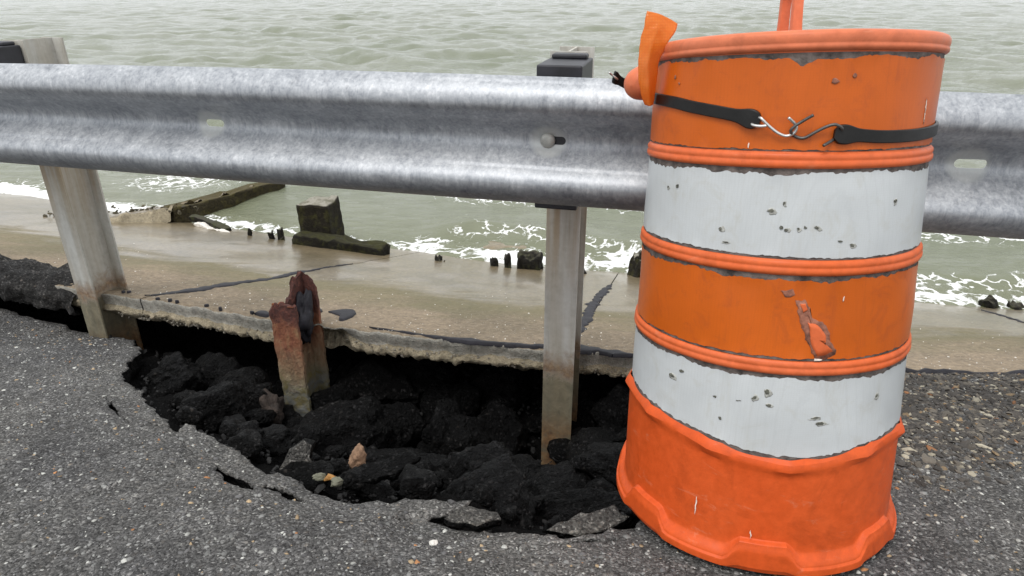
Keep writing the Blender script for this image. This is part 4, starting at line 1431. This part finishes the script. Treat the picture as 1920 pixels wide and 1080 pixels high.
# weighted base with a scalloped foot
bt_th = np.array([-191.3, -164.3, -148.6, -130, -113, -101.2, -85.2, -71.6, -52.3, -30.9, 0, 40, 80, 120, 168.7])
bt_s = np.array([.262, .256, .252, .241, .2265, .2226, .2265, .2385, .246, .238, .245, .235, .25, .24, .262])
def base_top(t): return np.interp(((t + 191.3) % 360) - 191.3, bt_th, bt_s)
def tab(t):
    d = ((t + 104 + 25.7) % 51.43) - 25.7
    return ss((14 - np.abs(d)) / 6.0)
bp = np.linspace(0, 1, 46)
P = np.zeros((NT, 46, 3))
bth = th
tb = tab(bth)
tops = base_top(bth)
pm = ((bth + 7) % 30) - 15
facet = .2755 * math.cos(R(15)) / np.cos(np.radians(pm)) - .2640
foot_h = .020 + .036 * tb
r_fl = .0175 - .004 * tb                    # how far the foot stands out from the wall
for j, f in enumerate(bp):
    if f < .25:                             # upright rim of the foot
        g = f / .25
        s = foot_h * g
        r = .2665 - .02 * s + r_fl - .005 * ss(1 - g * 5) - .004 * ss((g - .75) / .25)
    elif f < .45:                           # shoulder up to the wall
        g = (f - .25) / .20
        s = foot_h + (.006 + .016 * (1 - tb)) * g
        r = .2665 - .02 * s + (r_fl - .004) * (1 - ss(g))
    else:
        g = (f - .45) / .55
        s0 = foot_h + .006 + .016 * (1 - tb)
        s = s0 + (tops - s0) * g
        r = .2665 - .02 * s
        r = r + np.maximum(facet, .0028) * ss((s - (tops - .032)) / .014) - .010 * ss((g - .94) / .06)
    P[:, j, 0] = r * np.cos(np.radians(bth)); P[:, j, 1] = r * np.sin(np.radians(bth)); P[:, j, 2] = s
base = mesh_obj('base', P.reshape(-1, 3), grid_faces(NT, 46, True), MT['base'], drum)
base.data.set_sharp_from_angle(angle=R(26))

# reflective bands: film with frayed edges on a dark strip of old adhesive
def band(name, s0, s1, mat, seed, amp_t=.006, amp_b=.006, in_t=.006, in_b=.006, notch=None, floor=None):
    ns = 14
    n = 384
    tt = np.linspace(0, 360, n + 1)[:-1]
    q = np.stack([np.cos(np.radians(tt)), np.sin(np.radians(tt)), tt * 0 + seed], 1)
    def ragged(sd, amp, inn):
        a = fbm(q, 5, 4, sd, .6); b = fbm(q, 40, 4, sd + 7, .7)
        return inn * (1 + .25 * a) + amp * (.35 * np.clip(a, -1, 1) + .45 * b)
    top = s1 - np.clip(ragged(seed, amp_t, in_t), .0008, .02)
    bot = s0 + np.clip(ragged(seed + 31, amp_b, in_b), .0008, .02)
    if floor is not None:
        bot = np.maximum(bot, floor(tt) + .0005 + np.clip(ragged(seed + 90, .004, .004), 0, .02))
    if notch:
        for (tc, wd, dp) in notch:
            d = (tt - tc + 180) % 360 - 180
            top = top - dp * np.exp(-(d / wd) ** 2)
    P = np.zeros((n, ns, 3))
    for j, f in enumerate(np.linspace(0, 1, ns)):
        s = bot + (top - bot) * f
        lift = .0016 + .0012 * (f in (0, 1)) * np.clip(fbm(q, 18, 3, seed + 77), 0, 1)
        r = dr(s) + wall_dent(tt, s) + lift
        P[:, j] = np.stack([r * np.cos(np.radians(tt)), r * np.sin(np.radians(tt)), s], 1)
    o = mesh_obj(name, P.reshape(-1, 3), grid_faces(n, ns, True), MT[mat], drum)
    # strip of adhesive under it
    Pr = np.zeros((NT, 8, 3))
    for j, s in enumerate(np.linspace(s0 - .0005, s1 + .0005, 8)):
        r = dr(s) + wall_dent(th, np.full(NT, s)) + .0007
        Pr[:, j] = np.stack([r * np.cos(np.radians(th)), r * np.sin(np.radians(th)), np.full(NT, s)], 1)
    mesh_obj('adhesive_strip', Pr.reshape(-1, 3), grid_faces(NT, 8, True), MT['residue'], o)
    return o
b1 = band('orange_band', .7455, .8895, 'o_sheet', 1, .0040, .0030, .0068, .0022, notch=[(-107, 2.2, .010), (-113, 6, .002)])
b2 = band('white_band', .5755, .7185, 'w_sheet', 2, .0048, .0026, .0085, .0036)
b3 = band('orange_band', .4040, .5480, 'o_sheet', 3, .0046, .0026, .0062, .0030)
b4 = band('white_band', .2200, .3770, 'w_sheet', 4, .0042, .0026, .0066, .0040, floor=base_top)
tag(b3, 'orange band with a torn patch')

def patch(name, poly, off, mat, parent, seed, rag=.0012, dense=.004):
    """thin irregular patch following the drum wall; poly in (degrees, height)"""
    Pp = np.array([(t_ * R(1) * .25, s_) for t_, s_ in poly])
    Pp = densify(Pp, dense, rag, seed, closed=True, scale=120)
    c = Pp.mean(0)
    rings = []
    for k in (1, .66, .33):
        Q = c + (Pp - c) * k
        s = Q[:, 1]; a = Q[:, 0] / .25
        dg_ = np.degrees(a)
        r = dr(s) + np.array([float(wall_dent(np.array([d]), np.array([z]))[0]) for d, z in zip(dg_, s)]) + off
        rings.append(np.stack([r * np.cos(a), r * np.sin(a), s], 1))
    n = len(Pp)
    V = np.stack(rings, 1).reshape(-1, 3)
    V = np.vstack([V, V.reshape(n, 3, 3)[:, 2].mean(0)])
    F = [tuple(f) for f in grid_faces(n, 3, True)] + [(i * 3 + 2, ((i + 1) % n) * 3 + 2, 3 * n) for i in range(n)]
    o = mesh_obj(name, V, F, MT[mat], parent)
    s_ = o.modifiers.new('solid', 'SOLIDIFY'); s_.thickness = .0006; s_.offset = 1
    return o
T2 = [(-100.9, .5063), (-98.0, .5104), (-96.1, .4963), (-96.7, .4854), (-93.0, .4766), (-89.2, .4656), (-87.2, .4489), (-87.5, .4378), (-84.5, .4253), (-84.8, .4132), (-88.4, .4050), (-91.8, .4064), (-94.8, .4259), (-97.3, .4533), (-99.2, .4804)]
patch('torn_rim', T2, .0022, 'tear_rim', b3, 1, .002)
patch('torn_rim', [(-106.9, .5227), (-102.7, .5275), (-101.5, .5161), (-105.2, .5125)], .0022, 'tear_rim', b3, 2, .002)
patch('bare_plastic', [(-99.3, .5022), (-97.5, .5043), (-96.6, .4926), (-97.9, .487)], .0030, 'drum', b3, 3)
patch('bare_plastic', [(-96.2, .4718), (-91.8, .4657), (-89.2, .4509), (-88.9, .4352), (-86.1, .4228), (-88.6, .4138), (-91.6, .4139), (-94.0, .4352)], .0030, 'drum', b3, 4)
patch('scuff', [(-92.5, .4095), (-89.5, .4085), (-89.5, .4060), (-92.5, .4060)], .0034, 'scratch', b3, 5)
def spot(th0, s0, w, h, mat, parent, seed, off=.0023):
    a = np.linspace(0, 2 * math.pi, 8)[:-1]
    rr_ = np.random.default_rng(seed).uniform(.6, 1.2, 7)
    if mat == 'scuff' and seed % 3 != 1:
        patch('rubbed_spot', [(th0 + .5 + math.degrees(w * 1.7 / .25) * math.cos(t_) * k, s0 - .0012 + h * 1.8 * math.sin(t_) * k) for t_, k in zip(a, rr_[::-1])], off - .0008, 'scuff_halo', parent, seed + 500, .0014, .002)
    patch('scuff', [(th0 + math.degrees(w / .25) * math.cos(t_) * k, s0 + h * math.sin(t_) * k) for t_, k in zip(a, rr_)], off, mat, parent, seed, .0010, .002)
for i, (t_, s_, w_, h_) in enumerate([(-113.2, .6523, .0055, .003), (-108.5, .6643, .002, .003), (-108.6, .6259, .0035, .003), (-107.2, .6228, .003, .0025), (-103.0, .6253, .003, .0025), (-100.6, .6281, .003, .0025), (-96.5, .6276, .0032, .0022), (-130.7, .616, .003, .003), (-153.0, .6776, .0035, .0035), (-159.0, .6727, .002, .002), (-65.5, .6652, .003, .003), (-87.6, .6061, .004, .0018), (-82.9, .5995, .0035, .003), (-128.5, .5947, .005, .0012)]):
    spot(t_, s_, w_, h_, 'scuff', b2, 200 + i)
for i, (t_, s_, w_, h_) in enumerate([(-147.3, .3308, .007, .0045), (-142.5, .3466, .006, .003), (-112.4, .3317, .0045, .004), (-107.8, .3446, .005, .005), (-127.0, .3183, .004, .0025), (-87.8, .2916, .008, .003), (-63.4, .3298, .003, .004), (-124.2, .2809, .003, .003), (-107.0, .3216, .004, .002), (-89.5, .302, .007, .0016), (-118, .322, .006, .0010)]):
    spot(t_, s_, w_, h_, 'scuff', b4, 240 + i)
for i, (t_, s_, w_, h_) in enumerate([(-95.8, .8479, .0065, .005), (-88.9, .8567, .0045, .004), (-160, .858, .003, .004), (-157, .85, .003, .003)]):
    spot(t_, s_, w_, h_, 'tear_rim', b1, 260 + i)
for i, (t_, s_, w_, h_, par) in enumerate([(-123, .752, .0012, .006, b1), (-52, .80, .0008, .022, b1), (-83.7, .5119, .0012, .004, b3), (-130, .10, .0008, .018, base), (-109, .075, .0008, .010, base)]):
    o_ = .0023 if par is not base else .0055
    spot(t_, s_, w_, h_, 'scratch', par, 270 + i, o_)

# ------------------------------------------------------------------ rubber straps with S-hooks round the drum
def strap(name, path, label, w=.0098, thick=.0042, eye_at_end=True):
    """path of (theta, s): flat rubber strap lying on the drum wall, with a thick eyelet at its last point"""
    root = tag(empty(name, dworld(dpt(*path[len(path) // 2], .006))), label, 'strap')
    P2 = catmull(path, 12)
    n = len(P2)
    lens = np.concatenate([[0], np.cumsum(np.hypot(np.diff(np.radians(P2[:, 0])) * .247, np.diff(P2[:, 1])))])
    total = lens[-1]
    V = []
    for i, (t_, s_) in enumerate(P2):
        j0, j1 = max(0, i - 1), min(n - 1, i + 1)
        tx = (R(P2[j1, 0]) - R(P2[j0, 0])) * .247; ty = P2[j1, 1] - P2[j0, 1]
        L_ = math.hypot(tx, ty); nx_, ny_ = -ty / L_, tx / L_
        e = total - lens[i]
        k = 1 + .55 * math.exp(-((e - .016) / .016) ** 2)
        k *= ss(min(1, (e + .004) / .012)) * .6 + .4
        th_ = thick * (1 + .8 * math.exp(-((e - .012) / .02) ** 2))
        for (a, b) in ((-1, .0), (-.97, .8), (-.86, 1), (.86, 1), (.97, .8), (1, .0), (0, -.0)):
            V.append(dpt(t_ + math.degrees(nx_ * w * k * a / .247), s_ + ny_ * w * k * a, .0022 + th_ * max(b, 0)))
    V = [dworld(v) for v in V]
    m_ = 7
    F = [(i * m_ + k, i * m_ + (k + 1) % m_, (i + 1) * m_ + (k + 1) % m_, (i + 1) * m_ + k) for i in range(n - 1) for k in range(m_)]
    F += [tuple(range(m_)), tuple((n - 1) * m_ + k for k in range(m_))[::-1]]
    mb = MB().add(V, F)
    o = mb.build('rubber_band', MT['rubber'], root, True)
    o.data.set_sharp_from_angle(angle=R(28))
    o.location = tuple(-np.array(root.location))
    return root
def hook(parent, path, mat, r=.0024, label=None):
    P = catmull([tuple(dworld(dpt(t_, s_, o_))) for t_, s_, o_ in path], 8)
    mb = MB().tube(P, r, 10)
    o = mb.build('wire_hook', MT[mat], parent, True)
    o.location = tuple(-np.array(parent.location))
    if label: o['label'] = label
    return o
sl_ = strap('rubber_strap', [(-268, .842), (-245, .840), (-215, .835), (-191.3, .828), (-162, .8195), (-148.1, .8113), (-135.4, .8035), (-124.7, .7955), (-119.6, .7880)], 'black rubber tarp strap round the left of the drum, ending in a bright hook')
sr_ = strap('rubber_strap', [(92, .800), (70, .795), (30, .785), (-8, .777), (-31.5, .7722), (-47.9, .7685), (-62.2, .7661), (-75.7, .7662), (-86.5, .7695), (-94.2, .7715)], 'black rubber tarp strap round the right of the drum, ending in a dull hook')
hook(sl_, [(-117.0, .7835, .012), (-119.2, .7830, .013), (-121.6, .7845, .011), (-122.4, .7885, .004), (-121.2, .7945, .001), (-119.4, .7955, .010), (-118.4, .7925, .0125), (-115.7, .7815, .010), (-112.7, .7722, .008), (-109.9, .7685, .007), (-107.6, .7738, .007), (-107.1, .7818, .008), (-108.1, .7882, .010), (-110.1, .7961, .016)], 'zinc', label='bright zinc S-hook')
hook(sr_, [(-102.4, .8000, .018), (-105.0, .7922, .0135), (-107.8, .7834, .0135), (-108.9, .7762, .0120), (-107.4, .7685, .003), (-104.3, .7655, .005), (-100.9, .7739, .007), (-97.4, .7826, .010), (-94.7, .7857, .0125), (-92.4, .7803, .012), (-91.8, .7720, .004), (-93.2, .7650, .001), (-95.5, .7600, .007), (-97.9, .7547, .013)], 'dark_wire', label='dull steel S-hook')

# orange mesh film caught between strap and drum
# (real positions: the film stands 5 to 20 cm left of and behind the drum's widest line)
left = [(0.2395, 1.24, 0.7785), (0.2319, 1.236, 0.7922), (0.2241, 1.232, 0.8221), (0.2213, 1.232, 0.858), (0.2243, 1.238, 0.8925), (0.2282, 1.246, 0.9178), (0.2326, 1.252, 0.9338)]
right = [(0.2574, 1.262, 0.7749), (0.2584, 1.258, 0.7889), (0.2584, 1.252, 0.8196), (0.2597, 1.246, 0.8548), (0.2692, 1.24, 0.8801), (0.2817, 1.246, 0.8989), (0.2885, 1.258, 0.9129)]
n1, n2 = 46, 20
Lc = catmull(left, 8)[:n1 * 2]; Rc = catmull(right, 8)[:n1 * 2]
n1 = len(Lc)
V = np.zeros((n1, n2, 3))
for j, f in enumerate(np.linspace(0, 1, n2)):
    bulge = math.sin(math.pi * f)
    V[:, j] = Lc + (Rc - Lc) * f
    V[:, j, 1] -= .016 * (1 - abs(f - .42) / (.42 if f < .42 else .58)) * np.linspace(1, .25, n1)
    V[:, j, 2] += .003 * bulge * np.linspace(0, 1, n1) ** 6
q = V.reshape(-1, 3)
V[..., 1] += (.0025 * fbm(q, 25, 3, 171)).reshape(V.shape[:2])
V[..., 0] += (.0015 * fbm(q, 45, 3, 172)).reshape(V.shape[:2])
flag = mesh_obj('mesh_film', V.reshape(-1, 3), grid_faces(n1, n2), MT['flag'])
s_ = flag.modifiers.new('solid', 'SOLIDIFY'); s_.thickness = .0012
tag(flag, 'translucent orange plastic mesh scrap sticking up at the left of the drum', 'plastic scrap')

# rounded orange cone tip beside the drum, and the end of a third strap
tip = np.array([0.2335, 1.3600, 0.7951]); dirc = np.array([.62, .70, .02]); dirc /= np.linalg.norm(dirc)
prof_c = [(0, .0005), (.002, .012), (.006, .020), (.013, .026), (.022, .030), (.04, .0335), (.08, .038), (.105, .041), (.11, .038), (.11, .0005)]
mb = MB()
sa = np.cross(dirc, [0, 0, 1]); sa /= np.linalg.norm(sa); sb = np.cross(sa, dirc)
Vc = []
for k in range(32):
    a = 2 * math.pi * k / 32
    for (d, r) in prof_c:
        Vc.append(tip + dirc * d + r * (math.cos(a) * sa + math.sin(a) * sb))
mb.add(Vc, grid_faces(32, len(prof_c), True))
o = mb.build('cone_tip', MT['lid'], None, True)
tag(o, 'rounded salmon-orange cone tip wedged between drum and guardrail', 'cone tip')
root = tag(empty('rubber_strap', (.225, 1.42, .80)), 'short black strap end with a wire stub over the rail, left of the cone tip', 'strap')
path_ = catmull([(0.2072, 1.43, 0.8041), (0.2171, 1.435, 0.7972), (0.2339, 1.44, 0.7881), (0.2654, 1.47, 0.7742), (0.3233, 1.5, 0.7633)], 6)
V = []
for i, p in enumerate(path_):
    k = 1 + .35 * math.exp(-((i - 3) / 3) ** 2)
    k *= .55 if i == 0 else 1
    for (a, b) in ((-1, -1), (-1, 1), (1, 1), (1, -1)):
        V.append(p + np.array([.15, -.3, .94]) * a * .010 * k + np.array([.5, -.82, -.2]) * b * .003 * k)
n = len(path_)
mb = MB().add(V, [(i * 4 + k, i * 4 + (k + 1) % 4, (i + 1) * 4 + (k + 1) % 4, (i + 1) * 4 + k) for i in range(n - 1) for k in range(4)] + [(0, 1, 2, 3), (4 * n - 1, 4 * n - 2, 4 * n - 3, 4 * n - 4)])
o = mb.build('rubber_band', MT['rubber'], root, False, .002, 2); o.location = tuple(-np.array(root.location))
mb = MB().tube(catmull([(0.1967, 1.42, 0.8126), (0.203, 1.425, 0.8079), (0.2099, 1.425, 0.8027), (0.2164, 1.43, 0.7978)], 4), .0022, 8)
o = mb.build('wire_hook', MT['zinc'], root, True); o.location = tuple(-np.array(root.location))

# ------------------------------------------------------------------ remains of the old bulkhead along the toe
def roughbox(name, c, half, rot, mat, seed, label, cat, parent=None, amp=.012, top_amp=0.0, group=None):
    n = 14
    bm = bmesh.new()
    bmesh.ops.create_cube(bm, size=2)
    bmesh.ops.subdivide_edges(bm, edges=bm.edges, cuts=n, use_grid_fill=True)
    P = np.array([v.co[:] for v in bm.verts])
    # round the corners a little, then roughen
    L4 = (np.abs(P) ** 18).sum(1) ** (1 / 18)
    P = P / L4[:, None] * (1 + .0)
    P = P * np.array(half)
    D = np.stack([fbm(P + seed, 9, 4, seed, .65), fbm(P + seed, 9, 4, seed + 9, .65), fbm(P + seed, 9, 4, seed + 18, .65)], 1)
    P = P + D * amp
    if top_amp:
        w_ = ss((P[:, 2] / half[2]) * .5 + .5)
        P[:, 2] += w_ * top_amp * fbm(np.stack([P[:, 0], P[:, 1], P[:, 0] * 0], 1) + seed, 14, 3, seed + 30, .7)
    for v, p in zip(bm.verts, P):
        v.co = p
    me = bpy.data.meshes.new(name)
    bm.to_mesh(me); bm.free()
    me.materials.append(MT[mat])
    me.polygons.foreach_set('use_smooth', np.full(len(me.polygons), True))
    o = bpy.data.objects.new(name, me); COL.objects.link(o)
    o.location = c; o.rotation_euler = rot
    if parent: o.parent = parent
    if label: tag(o, label, cat, group)
    return o
fb = roughbox('mossy_flank', (.70, .36, -.095), (.56, .07, .125), (0, R(3), R(63.5)), 'moss_flank', 61, None, None, parent=jet, amp=.012, top_amp=.012)
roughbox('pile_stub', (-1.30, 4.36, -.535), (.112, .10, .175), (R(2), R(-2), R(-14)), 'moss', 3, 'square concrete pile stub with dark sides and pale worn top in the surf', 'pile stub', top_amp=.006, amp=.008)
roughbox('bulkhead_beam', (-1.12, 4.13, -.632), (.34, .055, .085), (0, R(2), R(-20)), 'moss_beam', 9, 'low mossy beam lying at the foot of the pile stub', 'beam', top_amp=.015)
SG = 'rotten timber stumps along the water line'
ST = [(-1.813, 4.40, .010, .065, 'thin black timber stump farthest left along the water line'),
      (-1.640, 4.335, .014, .06, 'left one of two black stumps just left of the pile stub'),
      (-1.585, 4.345, .020, .075, 'right one of two black stumps just left of the pile stub'),
      (-.450, 3.935, .024, .06, 'tiny black stump in foam right of the mossy beam'),
      (-.105, 3.845, .022, .06, 'tiny black stump left of the stump pair by the middle post'),
      (-.030, 3.835, .020, .09, 'narrow black stump beside the square stump left of the middle post'),
      (.425, 3.735, .022, .07, 'pointed black stump just right of the middle post'),
      (2.655, 3.355, .036, .012, 'low black stump in foam right of the drum'),
      (2.80, 3.34, .036, .010, 'low mossy stump at the right picture edge')]
for i, (x, y, r, h, lab) in enumerate(ST):
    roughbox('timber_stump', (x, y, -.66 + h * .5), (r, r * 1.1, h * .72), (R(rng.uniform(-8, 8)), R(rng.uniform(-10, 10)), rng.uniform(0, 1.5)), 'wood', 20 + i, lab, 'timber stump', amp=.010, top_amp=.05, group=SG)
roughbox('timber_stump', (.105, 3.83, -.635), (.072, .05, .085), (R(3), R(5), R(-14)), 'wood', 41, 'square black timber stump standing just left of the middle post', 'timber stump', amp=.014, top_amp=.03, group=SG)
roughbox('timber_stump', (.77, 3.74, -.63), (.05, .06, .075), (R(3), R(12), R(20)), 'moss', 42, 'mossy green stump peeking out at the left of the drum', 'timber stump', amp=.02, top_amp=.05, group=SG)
roughbox('driftwood_plank', (-2.19, 4.62, -.615), (.20, .028, .022), (0, R(4), R(-32)), 'wood', 51, 'dark waterlogged plank with foam beside the jetty corner', 'plank', amp=.008)
roughbox('foam_scum', (-2.13, 4.53, -.628), (.18, .022, .014), (0, R(4), R(-30)), 'foam', 52, 'strip of creamy foam scum along the plank', 'foam', amp=.014)
# sandy shoal just breaking the surface
n1, n2 = 60, 40
U, Vv = np.meshgrid(np.linspace(-1, 1, n1), np.linspace(-1, 1, n2), indexing='ij')
rr_ = np.hypot(U, Vv)
Z = -.80 + .150 * np.clip(1 - rr_ ** 2, 0, 1) ** 1.2
P = np.stack([-.02 + .55 * U * .9 + .05 * Vv, 4.30 + .30 * Vv - .10 * U, Z], -1)
P[..., 2] += .015 * fbm(P.reshape(-1, 3), 6, 3, 191).reshape(n1, n2)
o = mesh_obj('sandy_shoal', P.reshape(-1, 3), grid_faces(n1, n2), MT['sand'])
tag(o, 'low brown sandy shoal breaking the surf left of the middle post', 'shoal')
